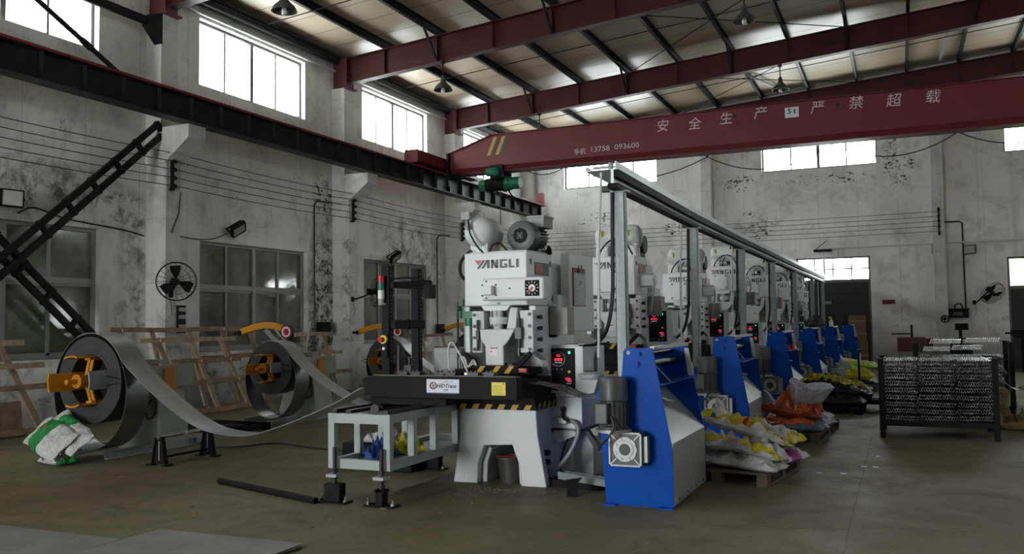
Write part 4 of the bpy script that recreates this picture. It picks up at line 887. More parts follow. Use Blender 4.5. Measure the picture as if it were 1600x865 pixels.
sl = MB(); sl.cyl((-4.70, 7.40, 1.80), (-4.70, 7.40, 1.86), .028, n=16); sl.mat(1).cyl((-4.70, 7.40, 1.86), (-4.70, 7.40, 1.945), .032, n=16); sl.mat(2).cyl((-4.70, 7.40, 1.945), (-4.70, 7.40, 2.02), .033, n=16); sl.mat(3).cyl((-4.70, 7.40, 2.02), (-4.70, 7.40, 2.09), .033, n=16); sl.mat(0).bx(-4.71, -4.66, 7.4, 7.46, 1.80, 1.82)
obj('stack_light', sl, [M_boxgrey, M_dial, M_green, M_redp], f)
mb = MB(); mb.bx(-4.71, -4.64, 7.41, 7.44, 1.28, 1.52); eb = obj('switch_box', mb, M_black, f)
mb = MB(); mb.cyl((-4.675, 7.385, 1.46), (-4.675, 7.41, 1.46), .042, n=22); obj('stop_collar', mb, M_syel, eb)
mb = MB(); mb.cyl((-4.685, 7.345, 1.46), (-4.68, 7.388, 1.46), .026, n=18); obj('stop_button', mb, M_redp, eb)
mb = MB(); mb.cyl((-4.675, 7.395, 1.37), (-4.675, 7.41, 1.37), .015, n=14); obj('start_button', mb, M_dial, eb)
mb = MB(); mb.bx(-4.135, -3.79, 7.296, 7.3, .96, 1.085); sg = obj('maker_plate', mb, M_signw, f)
mb = MB(); mb.bx(-4.135, -3.79, 7.2955, 7.2995, .95, .96); obj('plate_edge', mb, paint('deep_blue_edge', (.05, .05, .25), .4), sg)
mb = MB(); mb.ring((-4.062, 7.293, 1.025), (-4.062, 7.296, 1.025), .036, .026, 28); mb.bx(-4.072, -4.066, 7.293, 7.296, 1.0, 1.05); mb.bx(-4.058, -4.052, 7.293, 7.296, .992, 1.04); mb.bx(-4.07, -4.05, 7.293, 7.296, 1.02, 1.027); obj('roundel', mb, M_logo, sg)
mb = MB(); mb.ring((-4.066, 7.2925, 1.025), (-4.066, 7.2935, 1.025), .036, .028, 28); 
obj('roundel_red_arc', mb, paint('dull_red_ink', (.35, .05, .06), .5), sg)
text('plate_text', 'HIDTrans', .052, M_logo, sg, (-3.925, 7.295, 1.022), bold=.0012, shear=.25, sx=1.0)
text('plate_text', '宏传', .026, M_logo, sg, (-3.93, 7.295, .983))
mb = MB(); mb.prism([(-3.98, 1.045), (-3.93, 1.062), (-3.86, 1.06), (-3.845, 1.055), (-3.86, 1.064), (-3.93, 1.067)], 'y', 7.2945, 7.296); obj('plate_swoosh', mb, paint('dull_red_ink', (.35, .05, .06)), sg)
mb = MB(); mb.bx(-3.455, -3.315, 7.296, 7.3, .945, 1.065); ys = obj('yellow_notice', mb, M_syel, f)
mb = MB()
for i in range(6): mb.bx(-3.445, -3.335-.012*(i % 3), 7.2945, 7.2965, .957+.015*i, .9605+.015*i)
mb.prism([(-3.35, 1.045), (-3.325, 1.045), (-3.337, 1.062)], 'y', 7.2945, 7.2965); obj('notice_lines', mb, paint('notice_ink', (.25, .2, .02), .6), ys)
mb = MB(); mb.bx(-4.42, -4.12, 7.95, 8.3, 1.11, 1.36); fb_ = obj('drive_cabinet', mb, M_boxgrey, f, bevel=.006)
mb = MB(); mb.bx(-4.32, -4.14, 7.94, 7.952, 1.14, 1.30); obj('cabinet_door', mb, M_boxgrey, fb_, bevel=.004)
mb = MB(); mb.cyl((-4.5, 7.6, 1.0), (-4.5, 7.6, 1.28), .02, n=10); mb.bx(-4.54, -4.46, 7.56, 7.62, 1.0, 1.2); obj('guide_post', mb, M_bolt, f)
mb = MB(); mb.bx(-4.58, -4.56, 7.5, 7.55, 1.0, 1.4); obj('guide_post', mb, M_bolt, f)
mb = MB(); mb.tube(sm_path([(-4.05, 7.6, 1.12), (-4.06, 7.6, 1.35), (-4.02, 7.6, 1.42), (-3.93, 7.6, 1.3), (-3.83, 7.55, 1.15), (-3.78, 7.5, 1.12)]), .009, 6); obj('white_air_line', mb, M_wcable, f)
mb = MB(); mb.bx(-5.14, -4.76, 7.74, 8.22, .985, 1.005); mb.bx(-5.16, -4.98, 7.70, 8.22, .96, .985); mb.cyl((-5.1, 7.7, 1.03), (-5.1, 8.24, 1.03), .025, n=12); obj('entry_guide', mb, M_blacksteel, f)

# ================================================================== cable tray on posts
PX = [(-2.62, 8.7), (-2.66, 12.4), (-2.62, 16.2), (-2.55, 19.9), (-2.49, 23.6), (-2.39, 27.2), (-2.31, 30.0)]
def tray_z(y): return 3.03-(y-8.7)*.0075
t = thing('cable_tray', 'long pale sheet-metal cable tray on posts above the blue machines', 'tray', (0, 0, 0))
def xr(y): 
    ys = [p[1] for p in PX]; xs_ = [p[0] for p in PX]
    return float(np.interp(y, ys, xs_)) if y >= 8.7 else -2.62+(8.7-y)*.0
mb = MB(); dk_ = MB(); lo = MB()
yy = [8.42, 8.7]+[p[1] for p in PX[1:]]+[30.3]
for a, b in zip(yy[:-1], yy[1:]):
    xa, xb, za, zb = xr(a), xr(b), tray_z(a), tray_z(b)
    def seg(m_, x0, x1, z0, z1): m_.add([(xa+x0, a, za+z0), (xa+x1, a, za+z0), (xa+x1, a, za+z1), (xa+x0, a, za+z1), (xb+x0, b, zb+z0), (xb+x1, b, zb+z0), (xb+x1, b, zb+z1), (xb+x0, b, zb+z1)], [(0, 1, 2, 3), (4, 7, 6, 5), (0, 4, 5, 1), (1, 5, 6, 2), (2, 6, 7, 3), (3, 7, 4, 0)])
    seg(mb, -.28, .04, .10, .108); seg(mb, .034, .046, .10, .185); seg(mb, -.28, -.274, .108, .15)
    if a > 8: seg(dk_, .02, .07, .02, .10); seg(mb, -.01, .02, -.04, .10); seg(lo, -.05, .06, -.085, -.035)
obj('tray_plate', mb, M_tray, t)
obj('conductor_bar', dk_, M_blacksteel, t)
obj('lower_channel', lo, M_blacksteel, t)
for i, (x, y) in enumerate(PX):
    z = tray_z(y)-.075; mb = MB(); w_ = .105
    mb.bx(x-w_/2, x-w_/2+.006, y-.05, y+.05, 0, z); mb.bx(x-w_/2, x+w_/2, y-.05, y-.044, 0, z); mb.bx(x+w_/2-.006, x+w_/2, y-.05, y+.05, 0, z); mb.bx(x-w_/2, x+w_/2, y+.044, y+.05, 0, z); mb.bx(x-.1, x+.1, y-.1, y+.1, 0, .012); mb.bx(x-.09, x+.09, y-.07, y+.07, z-.02, z)
    pst = obj('post', mb, M_galv, t)
    mb = MB(); mb.tube(sm_path([(x-.08, y-.02, z+.02), (x-.085, y-.03, z-.6), (x-.09, y-.05, z-1.1), (x-.18, y-.0, z-1.45), (x-.42, y+.25, z-1.62)], 8), .02, 7); mb.bx(x-.2, x-.03, y-.05, y+.05, z-.0, z+.05); obj('drop_cable', mb, M_cable, pst)
    mb = MB(); mb.tube([(x-.12, y-.25, z+.16), (x-.11, y-.40, z-.5), (x-.10, y-.5, z-1.7), (x-.09, y-.5, 1.3)], .014, 7); obj('air_pipe', mb, M_pvc, pst)
mb = MB(); mb.bx(-2.85, -2.58, 8.5, 8.55, 3.17, 3.19); mb.cyl((-2.66, 8.52, 3.14), (-2.66, 8.52, 3.22), .03, n=10); obj('end_bracket', mb, M_galv, t)

# ================================================================== blue take-up machines
def blue_machine(loc, sc, label, cable=True):
    t = thing('blue_hopper_machine', label, 'machine', loc, 0, 'blue hopper machines along the aisle'); t.scale = (sc, sc, sc)
    # local: x=0 at the inner top corner of the near plate, +x towards the aisle, y=0 near plate, y=1.35 far plate
    D = 1.34
    poly = [(-.18, 0), (.42, 0), (.42, .48), (.262, 1.37), (.02, 1.37), (0, 1.34), (-.03, 1.02), (-.25, .99), (-.25, .93)]
    for y, nm in ((0, 'near'), (D, 'far')):
        mb = MB(); mb.prism(poly, 'y', y, y+.012); p = obj('side_plate', mb, M_blue, t, bevel=.002)
        if y == 0:
            for (x, z, r) in ((.14, 1.32, .016), (.12, 1.23, .02)):
                mb = MB(); mb.cyl((x, -.03, z), (x, 0, z), r, n=12); mb.cyl((x, -.012, z), (x, 0, z), r*1.5, n=14); obj('shaft_bolt', mb, M_blue, p)
            mb = MB(); mb.ring((.13, -.004, .92), (.13, 0, .92), .04, .034, 20); mb.cyl((.13, -.003, .92), (.13, 0, .92), .02, n=12); obj('hole_cover', mb, M_blue, p)
            mb = MB(); mb.cyl((.045, -.003, 1.33), (.045, .014, 1.33), .018, n=14); obj('lifting_eye', mb, M_boxgrey, p)
    for (x, y) in ((-.14, 0), (.36, 0), (-.14, D+.012), (.36, D+.012)):
        mb = MB(); mb.bx(x-.06, x+.06, y-.06 if y == 0 else y, y if y == 0 else y+.06, 0, .015); obj('floor_lug', mb, M_blue, t)
    mb = MB(); mb.bx(-.17, -.16, .012, D, .05, .9); mb.prism([(-.02, .98), (.0, .98), (.04, 1.34), (.02, 1.34)], 'y', .012, D); mb.prism([(-.15, .9), (-.13, .9), (-.0, .98), (-.02, .99)], 'y', .012, D); obj('rear_panel', mb, M_blue, t)
    mb = MB(); mb.bx(.10, .36, .012, D, 1.05, 1.062); obj('shelf', mb, M_blue, t)
    mb = MB(); mb.bx(.235, .275, .012, D, 1.355, 1.385); obj('top_bar', mb, M_pvc, t)
    mb = MB(); mb.cyl((.15, .012, 1.22), (.15, D, 1.22), .03, n=14); mb.cyl((.12, .012, 1.31), (.12, D, 1.31), .016, n=12); obj('roller', mb, M_bolt, t)
    mb = MB(); mb.prism([(.27, 1.06), (.33, 1.06), (.28, 1.33), (.24, 1.33)], 'y', D-.03, D-.02); obj('guide_strip', mb, M_pvc, t)
    mb = MB(); mb.bx(.408, .418, .012, D, .03, .55); mb.bx(.405, .42, .012, D, .02, .03); fpn = obj('front_sheet', mb, M_stain, t)
    mb = MB(); mb.add([(.418, .012, .55), (.418, D, .55), (.0, D, .98), (.0, .012, .98), (.41, .012, .54), (.41, D, .54), (-.01, D, .97), (-.01, .012, .97)], [(0, 1, 2, 3), (7, 6, 5, 4), (0, 4, 5, 1), (1, 5, 6, 2), (2, 6, 7, 3), (3, 7, 4, 0)]); obj('chute_sheet', mb, M_stain, t)
    mb = MB()
    for yv in (.2, .55, .9, 1.2): mb.cyl((.418, yv, .05), (.426, yv, .05), .01, n=8)
    obj('sheet_screws', mb, M_bolt, fpn)
    if cable:
        mb = MB(); mb.tube(sm_path([(.12, .3, .96), (.2, .3, .95), (.28, .35, .90), (.34, .4, .88)]), .009, 6); mb.tube([(.18, .1, 1.3), (.33, .35, 1.06)], .004, 5); obj('loose_wire', mb, M_wcable, t)
    # gear motor on the near plate
    gx, gz = .045, .51; h = .145
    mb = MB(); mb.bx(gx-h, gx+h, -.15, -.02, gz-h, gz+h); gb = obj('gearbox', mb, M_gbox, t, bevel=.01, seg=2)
    mb = MB(); y = -.155
    mb.ring((gx, y-.006, gz), (gx, -.14, gz), .105, .062, 28); mb.ring((gx, y-.014, gz), (gx, -.14, gz), .075, .05, 24)
    for i in range(8):
        a = i*PI/4+.39; mb.cyl((gx+math.cos(a)*.09, y-.014, gz+math.sin(a)*.09), (gx+math.cos(a)*.09, y, gz+math.sin(a)*.09), .014, n=8)
    for (sx_, sz_) in ((-1, -1), (-1, 1), (1, -1), (1, 1)):
        mb.cb((gx+sx_*.105, y, gz+sz_*.105), (.075, .012, .012), ry=-sx_*sz_*.785)
    for s_ in (-1, 1): mb.bx(gx+s_*.138-.007, gx+s_*.138+.007, y-.008, -.14, gz-h, gz+h); mb.bx(gx-h, gx+h, y-.008, -.14, gz+s_*.138-.007, gz+s_*.138+.007)
    mb.bx(gx+h, gx+h+.04, -.12, -.04, gz-.11, gz+.11); obj('gearbox_ribs', mb, M_alu, gb)
    mb = MB(); mb.cyl((gx, -.172, gz), (gx, -.13, gz), .05, n=22); obj('output_shaft', mb, M_bolt, gb)
    mx, my = -.06, -.13
    mb = MB(); mb.cyl((mx, my, .655), (mx, my, .68), .155, n=30); obj('motor_flange', mb, M_alu, t)
    mb = MB(); mb.lathe([(.13, .68), (.13, .70), (.112, .72), (.112, .92), (.125, .93), (.125, 1.10), (.115, 1.125), (.0, 1.13)], (mx, my, 0), (0, 0, 1), 30); mo = obj('motor', mb, M_grey, t)
    mb = MB()
    for i in range(20):
        a = 2*PI*i/20; mb.cb((mx+math.cos(a)*.116, my+math.sin(a)*.116, .82), (.016, .005, .20), rz=a)
    obj('motor_fins', mb, M_grey, mo)
    mb = MB(); mb.bx(mx-.115, mx+.0, my-.175, my-.10, .73, .91); obj('terminal_box', mb, M_grey, mo, bevel=.012, seg=2)
    for s_ in (-1, 1):
        mb = MB(); mb.cyl((mx+.1*s_, my-.07, .68), (mx+.1*s_, my-.07, .705), .014, n=8); obj('flange_bolt', mb, M_bolt, mo)
    mb = MB(); mb.tube(sm_path([(mx+.02, my-.14, .80), (mx+.05, my-.16, .72), (mx+.0, my-.17, .62), (mx-.08, my-.12, .55), (mx-.12, my-.06, .50)]), .01, 6); obj('motor_cable', mb, M_cable, mo)
    return t
for a in (((-2.25, 7.47, 0), 1.0, 'blue hopper machine in front of the first tray post, its gearbox in full view'),
          ((-2.21, 11.3, 0), 1.02, 'second blue hopper machine, behind the first pallet of yellow-white bags'),
          ((-2.08, 15.25, 0), 1.02, 'third blue hopper machine, behind the pallet of orange bags'),
          ((-1.95, 19.0, 0), 1.03, 'fourth blue hopper machine, behind the pallet of dark bags'),
          ((-1.80, 22.8, 0), 1.03, 'fifth blue hopper machine, beside the open silver bag'),
          ((-1.58, 26.6, 0), 1.04, 'sixth and farthest blue hopper machine, before the dark doorway')): blue_machine(*a)

# ================================================================== decoilers with steel coils
def band(mb, path, y0, y1, th=.004):
    n = len(path); vs = []
    for i, (x, z) in enumerate(path):
        a = path[max(i-1, 0)]; b = path[min(i+1, n-1)]; d = Vector((b[0]-a[0], b[1]-a[1])); d.normalize(); nx, nz = -d.y*th/2, d.x*th/2
        vs += [(x+nx, y0, z+nz), (x+nx, y1, z+nz), (x-nx, y1, z-nz), (x-nx, y0, z-nz)]
    fs = []
    for i in range(n-1):
        a, b = 4*i, 4*i+4
        for k in range(4): k2 = (k+1) % 4; fs.append((a+k, a+k2, b+k2, b+k))
    fs += [(3, 2, 1, 0), (4*n-4, 4*n-3, 4*n-2, 4*n-1)]
    mb.add(vs, fs, True)
def crom(pts, n=6): return [(p.x, p.z) for p in sm_path([(x, 0, z) for x, z in pts], n)]
def coil_face_mat():
    m, nt, b = base_mat('wound_coil_edges'); co = coord(nt)
    sep = nt.nodes.new('ShaderNodeSeparateXYZ'); nt.links.new(co, sep.inputs[0])
    r = math_n(nt, 'SQRT', math_n(nt, 'ADD', math_n(nt, 'POWER', sep.outputs[0], 2.0), math_n(nt, 'POWER', sep.outputs[2], 2.0)))
    n1 = nt.nodes.new('ShaderNodeTexNoise'); n1.noise_dimensions = '1D'; n1.inputs['Scale'].default_value = 90; n1.inputs['Detail'].default_value = 5; nt.links.new(r, n1.inputs['W'])
    c = mixc(nt, ramp(nt, n1.outputs['Fac'], .3, .7), (.05, .05, .053), (.13, .133, .137)); nt.links.new(c, b.inputs['Base Color'])
    b.inputs['Metallic'].default_value = .8; b.inputs['Roughness'].default_value = .45; return m
M_wound = coil_face_mat()
def steel_coil(loc, R, hole, zc, a, b_, zl, strip, label, wdt=.35):
    c = thing('steel_coil', label, 'coil', loc, 0, 'steel strip coils on decoilers')
    mb = MB(); mb.ring((0, 0, 0), (0, wdt, 0), R, hole, 64); obj('wound_coil', mb, M_wound, c, (0, 0, zc))
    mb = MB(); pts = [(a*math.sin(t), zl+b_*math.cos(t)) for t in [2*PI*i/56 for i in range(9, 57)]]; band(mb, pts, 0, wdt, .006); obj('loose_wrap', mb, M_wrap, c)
    mb = MB(); head = [((a+.008)*math.sin(t), zl+(b_+.008)*math.cos(t)) for t in [PI*k/36 for k in range(-4, 11)]]; tail = [q for q in strip if q[0] > head[-1][0]+.08]
    band(mb, head[:-1]+crom([head[-1]]+tail, 7), 0, wdt, .005); obj('strip', mb, M_strip, c)
    mb = MB(); mb.tube([(.28, -.01, zc+.06), (a+.10, -.02, zc-.0), (.28, -.01, zc-.06)], .008, 6); mb.tube([(-.45, -.01, zc+.05), (-a-.12, -.02, zc-.02), (-.45, -.01, zc-.05)], .008, 6); obj('retaining_wires', mb, M_blacksteel, c)
    return c
def decoiler(loc, zc, hole, label, arm=True, wdt=.35):
    t = thing('decoiler', label, 'decoiler', loc, 0, 'orange decoilers along the left wall')
    mb = MB(); mb.prism([(-.62, 0), (.22, 0), (.16, .5), (.12, zc-.15), (-.34, zc-.15), (-.48, .5)], 'y', .95, 1.45); mb.bx(-.2, .2, .7, 1.55, zc-.16, zc+.14); obj('pedestal', mb, M_pgreen, t, bevel=.01)
    mb = MB()
    for x in (.15, -.62): mb.bx(x, x+.01, .1, 1.75, .012, .10); mb.bx(x, x+.07, .1, 1.75, 0, .012); mb.bx(x, x+.07, .1, 1.75, .09, .10)
    mb.bx(-.62, .22, 1.6, 1.67, .0, .09); obj('base_channels', mb, M_galv, t)
    mb = MB(); mb.cyl((0, -.16, zc), (0, .95, zc), .05, n=20); mb.cyl((0, -.33, zc), (0, -.16, zc), .03, n=14); mb.cyl((0, -.19, zc), (0, -.1, zc), .085, n=24); mb.cyl((0, -.1, zc), (0, wdt+.05, zc), .065, n=20)
    for a in range(8): mb.cyl((.06*math.cos(a*PI/4), -.2, zc+.06*math.sin(a*PI/4)), (.06*math.cos(a*PI/4), -.19, zc+.06*math.sin(a*PI/4)), .009, n=6)
    obj('mandrel', mb, M_yellow, t)
    mb = MB(); mb.cyl((0, wdt+.06, zc), (0, wdt+.09, zc), hole+.12, n=36); obj('hole_shade_disc', mb, M_blacksteel, t)  # added black disc standing in for the dark inside the coil hole
    ro = hole-.012
    for k in range(4):
        a = k*PI/2+.06; ca, sa = math.cos(a), math.sin(a)
        mb = MB()
        for y in (-.02, wdt-.02):
            for o in (-.03, .03): mb.bar((ca*.05-sa*o, y, zc+sa*.05+ca*o), (ca*(ro-.02)-sa*o, y+.07, zc+sa*(ro-.02)+ca*o), .045, .02, up=(0, 1, 0))
        mb.bar((ca*(ro-.05), -.02, zc+sa*(ro-.05)), (ca*(ro-.05), wdt+.05, zc+sa*(ro-.05)), .09, .03, up=(ca, 0, sa))
        ar = obj('arm', mb, M_yellow, t)
        mb = MB(); n = 8; vs = []; y0, y1 = (-.34 if k == 2 else -.26), wdt-.02
        for i in range(n+1):
            q = a-.37+.74*i/n
            for r in (ro, ro-.02):
                for y in (y0, y1): vs.append((math.cos(q)*r, y, zc+math.sin(q)*r))
        fs = []
        for i in range(n):
            b0 = 4*i; b1 = b0+4; fs += [(b0, b0+1, b1+1, b1), (b0+2, b1+2, b1+3, b0+3), (b0, b1, b1+2, b0+2), (b0+1, b0+3, b1+3, b1+1)]
        fs += [(0, 2, 3, 1), (4*n, 4*n+1, 4*n+3, 4*n+2)]
        mb.add(vs, fs, True); obj('shoe', mb, M_yellow if k else M_galv, ar)
    mb = MB(); mb.prism([(.96, zc-.2), (1.18, zc-.2), (1.17, zc+.14), (.98, zc+.10)], 'x', -.22, .24); cb = obj('control_box', mb, M_yellow, t, bevel=.01)
    mb = MB(); mb.bx(-.22, .08, 1.02, 1.16, zc+.13, zc+.21); obj('box_top', mb, M_boxgrey, cb)
    mb = MB(); mb.sph((.14, 1.0, zc+.14), .02, n=8); obj('pilot_lamp', mb, M_lampred, cb)
    for x in (.0, .06):
        mb = MB(); mb.cyl((x, 1.02, zc+.11), (x, 1.0, zc+.15), .016, n=10); obj('switch', mb, M_bolt, cb)
    mb = MB(); mb.bx(.08, .21, .955, .96, zc-.14, zc+.02); lb = obj('label_plate', mb, M_dial, cb)
    mb = MB(); mb.prism([(.09, zc-.08), (.20, zc-.08), (.145, zc+.01)], 'y', .951, .955); obj('warning_triangle', mb, M_syel, lb)
    mb = MB(); mb.tube(sm_path([(.05, .95, zc-.3), (.0, .9, zc-.4), (.03, .88, zc-.55), (.13, .9, zc-.52), (.15, .92, zc-.38), (.12, .93, zc-.3)]), .014, 6); obj('cable_loop', mb, M_cable, t)
    if arm:
        mb = MB(); pts = [(-1.0+.125*i, zc+.58+.12*math.sin(min(1, i/5)*PI*.5)-.10*max(0, (i-4)/4)**2) for i in range(9)]
        top = [(x, z+.055) for x, z in pts]; bot = [(x, z-.055) for x, z in pts][::-1]
        mb.prism(top+bot, 'y', .42, .52); am = obj('press_arm', mb, M_yellow, t, bevel=.008)
        mb = MB(); mb.cyl((-1.0, .40, zc+.57), (-1.0, .54, zc+.57), .045, n=14); mb.cyl((-1.14, .47, zc+.57), (-1.0, .47, zc+.57), .03, n=10); obj('arm_stub', mb, M_blacksteel, am)
        mb = MB(); mb.ring((.02, .38, zc+.58), (.02, .44, zc+.58), .12, .085, 28); obj('wheel_tyre', mb, M_burg, am)
        mb = MB(); mb.ring((.02, .375, zc+.58), (.02, .445, zc+.58), .088, .06, 28); obj('wheel_rim', mb, M_dial, am)
        mb = MB(); mb.cyl((.02, .37, zc+.58), (.02, .5, zc+.58), .05, n=20); obj('wheel_hub', mb, M_redp, am)
        mb = MB(); mb.bar((-.6, .60, zc+.62), (-.2, 1.0, zc), .07, .07); mb.bar((-.35, .55, zc+.62), (-.05, .9, zc+.1), .03, .03); mb.bar((.28, .6, zc+.3), (.36, .6, zc+.75), .03, .03); obj('arm_support', mb, M_pgreen, t)
    return t
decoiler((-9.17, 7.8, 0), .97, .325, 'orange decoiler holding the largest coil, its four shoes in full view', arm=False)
steel_coil((-9.17, 7.8, 0), .535, .325, .97, .615, .715, .83, [(0, 1.546), (.14, 1.525), (.35, 1.40), (.58, 1.17), (.95, .885), (1.41, .60), (1.75, .45), (2.08, .39), (2.45, .39), (2.80, .475), (3.2, .61), (3.65, .79), (4.0, .96), (4.3, 1.015), (4.55, 1.02)], 'largest steel coil, its wide strip sagging to the black feeder')
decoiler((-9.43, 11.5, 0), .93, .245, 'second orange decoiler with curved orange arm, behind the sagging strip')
steel_coil((-9.43, 11.5, 0), .43, .245, .93, .505, .63, .735, [(0, 1.37), (.12, 1.35), (.3, 1.24), (.52, 1.02), (.85, .78), (1.3, .53), (1.7, .38), (2.1, .34), (2.5, .4), (3.0, .58), (3.6, .85), (4.2, .97)], 'second steel coil in the row, strip falling behind the white table')
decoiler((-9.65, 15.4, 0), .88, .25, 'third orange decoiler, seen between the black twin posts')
steel_coil((-9.65, 15.4, 0), .46, .25, .88, .50, .57, .785, [(0, 1.36), (.12, 1.34), (.3, 1.24), (.52, 1.02), (.85, .78), (1.3, .53), (1.7, .38), (2.1, .34), (2.5, .4), (3.0, .58), (3.6, .85), (4.2, .97)], 'third steel coil, behind the black twin posts')
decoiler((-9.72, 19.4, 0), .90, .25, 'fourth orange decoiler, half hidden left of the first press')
steel_coil((-9.72, 19.4, 0), .46, .25, .90, .50, .57, .84, [(0, 1.41), (.12, 1.39), (.3, 1.28), (.52, 1.05), (.85, .78), (1.3, .53), (1.7, .38), (2.1, .34), (2.5, .4), (3.0, .58), (3.6, .85), (4.2, .97)], 'fourth steel coil, half hidden by the first press')
# film-covered yellow patch on the strip
# loop roller stand
t = thing('roller_stand', 'low black roller stand under the sagging strip on the floor', 'roller stand', (-7.97, 7.76, 0))
for y in (0, .78):
    mb = MB(); mb.prism([(-.11, .02), (.11, .02), (.05, .33), (-.05, .33)], 'y', y-.006, y+.006); mb.prism([(-.11, .02), (-.09, .02), (-.035, .33), (-.05, .33)], 'y', y-.03, y+.03); mb.prism([(.09, .02), (.11, .02), (.05, .33), (.035, .33)], 'y', y-.03, y+.03); mb.bx(-.16, -.08, y-.05, y+.05, 0, .02); mb.bx(.08, .16, y-.05, y+.05, 0, .02); sf = obj('side_stand', mb, M_black, t)
    mb = MB(); mb.bx(-.006, .006, y-.012, y-.006, .06, .28); obj('slot', mb, M_boxgrey, sf)
mb = MB(); mb.cyl((0, -.03, .335), (0, .81, .335), .026, n=18); obj('roller', mb, M_chrome, t)
mb = MB(); mb.cyl((0, 0, .09), (0, .78, .09), .014, n=10); obj('tie_rod', mb, M_black, t)
t = thing('floor_cradle', 'low dark steel cradle on the floor under the second coil', 'cradle', (-9.6, 10.4, 0))
mb = MB(); mb.bx(-.55, .55, 0, .05, .0, .12); mb.bx(-.55, .55, .6, .65, 0, .12); mb.bx(-.5, -.44, .05, .6, .02, .1); mb.bx(.44, .5, .05, .6, .02, .1); mb.bx(-.1, .3, .1, .4, .02, .1); obj('frame', mb, M_blacksteel, t)

# ================================================================== wooden frames leaning on the left wall
def crate_panel(y0, y1, xt, xb, ztop, rails, posts, label, mats=(M_wood, M_wood2)):
    t = thing('wooden_trestle', label, 'wooden trestle', (0, 0, 0), 0, 'wooden frames leaning on the left wall')
    def at(y, z): return Vector((xt+(xb-xt)*(1-z/ztop), y, z))
    rnd = random.Random(int(y0*100))
    for z, a, b in rails:
        mb = MB(); n = 6; j = [rnd.uniform(-.012, .012) for _ in range(n+1)]
        for i in range(n):
            ya, yb_ = a+(b-a)*i/n, a+(b-a)*(i+1)/n
            mb.bar(at(ya, z+j[i])+Vector((.04, 0, 0)), at(yb_, z+j[i+1])+Vector((.04, 0, 0)), .04, .085)
        r = obj('rail', mb, rnd.choice(mats), t)
        mb = MB()
        for y, s in posts:
            if a < y+s*(1-z/ztop) < b: mb.bx(*[at(y+s*(1-z/ztop), z).x+.05, at(y, z).x+.06], y+s*(1-z/ztop)-.012, y+s*(1-z/ztop)+.012, z-.03, z+.03)
        if mb.v: obj('nail_plate', mb, M_dial, r)
    for y, s in posts:
        mb = MB(); mb.bar(at(y, ztop), at(y+s, .04), .09, .04, up=(1, 0, 0)); obj('post', mb, rnd.choice(mats), t)
    return t
crate_panel(11.0, 14.7, -12.45, -12.2, 1.60, [(1.57, 10.95, 14.75), (1.02, 12.9, 14.9), (.55, 12.6, 14.8), (.07, 12.3, 14.6)], [(11.2, .15), (11.9, .2), (12.8, .25), (13.7, .3), (14.5, .35)], 'tall leaning wooden frame whose long top rail reaches the second decoiler arm')
crate_panel(11.3, 13.7, -12.2, -11.85, 1.42, [(1.38, 11.35, 13.75), (.98, 12.0, 13.8), (.60, 12.2, 13.95), (.07, 12.4, 14.1)], [(11.8, .35), (12.6, .4), (13.35, .5)], 'lower wooden frame leaning in front of the tall one, behind the first control box')
crate_panel(7.2, 9.5, -12.4, -12.1, 1.45, [(1.42, 7.0, 9.3), (1.06, 7.0, 9.6), (.74, 7.0, 9.9), (.08, 7.0, 9.9)], [(8.9, .55), (7.9, .5)], 'leaning wooden frame at the left picture edge')
crate_panel(16.4, 17.6, -12.4, -12.2, 1.45, [(1.42, 15.9, 17.3), (.98, 16.4, 17.6), (.52, 16.8, 17.9)], [(16.3, .2), (17.0, .3)], 'small wooden frame leaning beside the peeling pilaster')
crate_panel(21.0, 23.4, -12.4, -12.2, 1.32, [(1.3, 20.9, 23.4), (.92, 22.2, 24.0), (.5, 22.3, 24.0)], [(21.6, .3), (22.8, .35)], 'small wooden frame leaning at the wall behind the twin posts')
mb = MB(); mb.cb((-12.25, 9.0, .27), (.02, .42, .52), ry=-.12); tag(obj('plywood_board', mb, M_wood), 'small brown board standing under the left wooden frame', 'board')
mb = MB(); mb.bx(-12.1, -11.5, 18.7, 19.3, 0, .75); mb.bx(-12.12, -11.48, 18.68, 19.32, .75, .79); tag(obj('wooden_chest', mb, [M_burg]), 'dark wooden chest with pale top by the pilaster', 'chest')

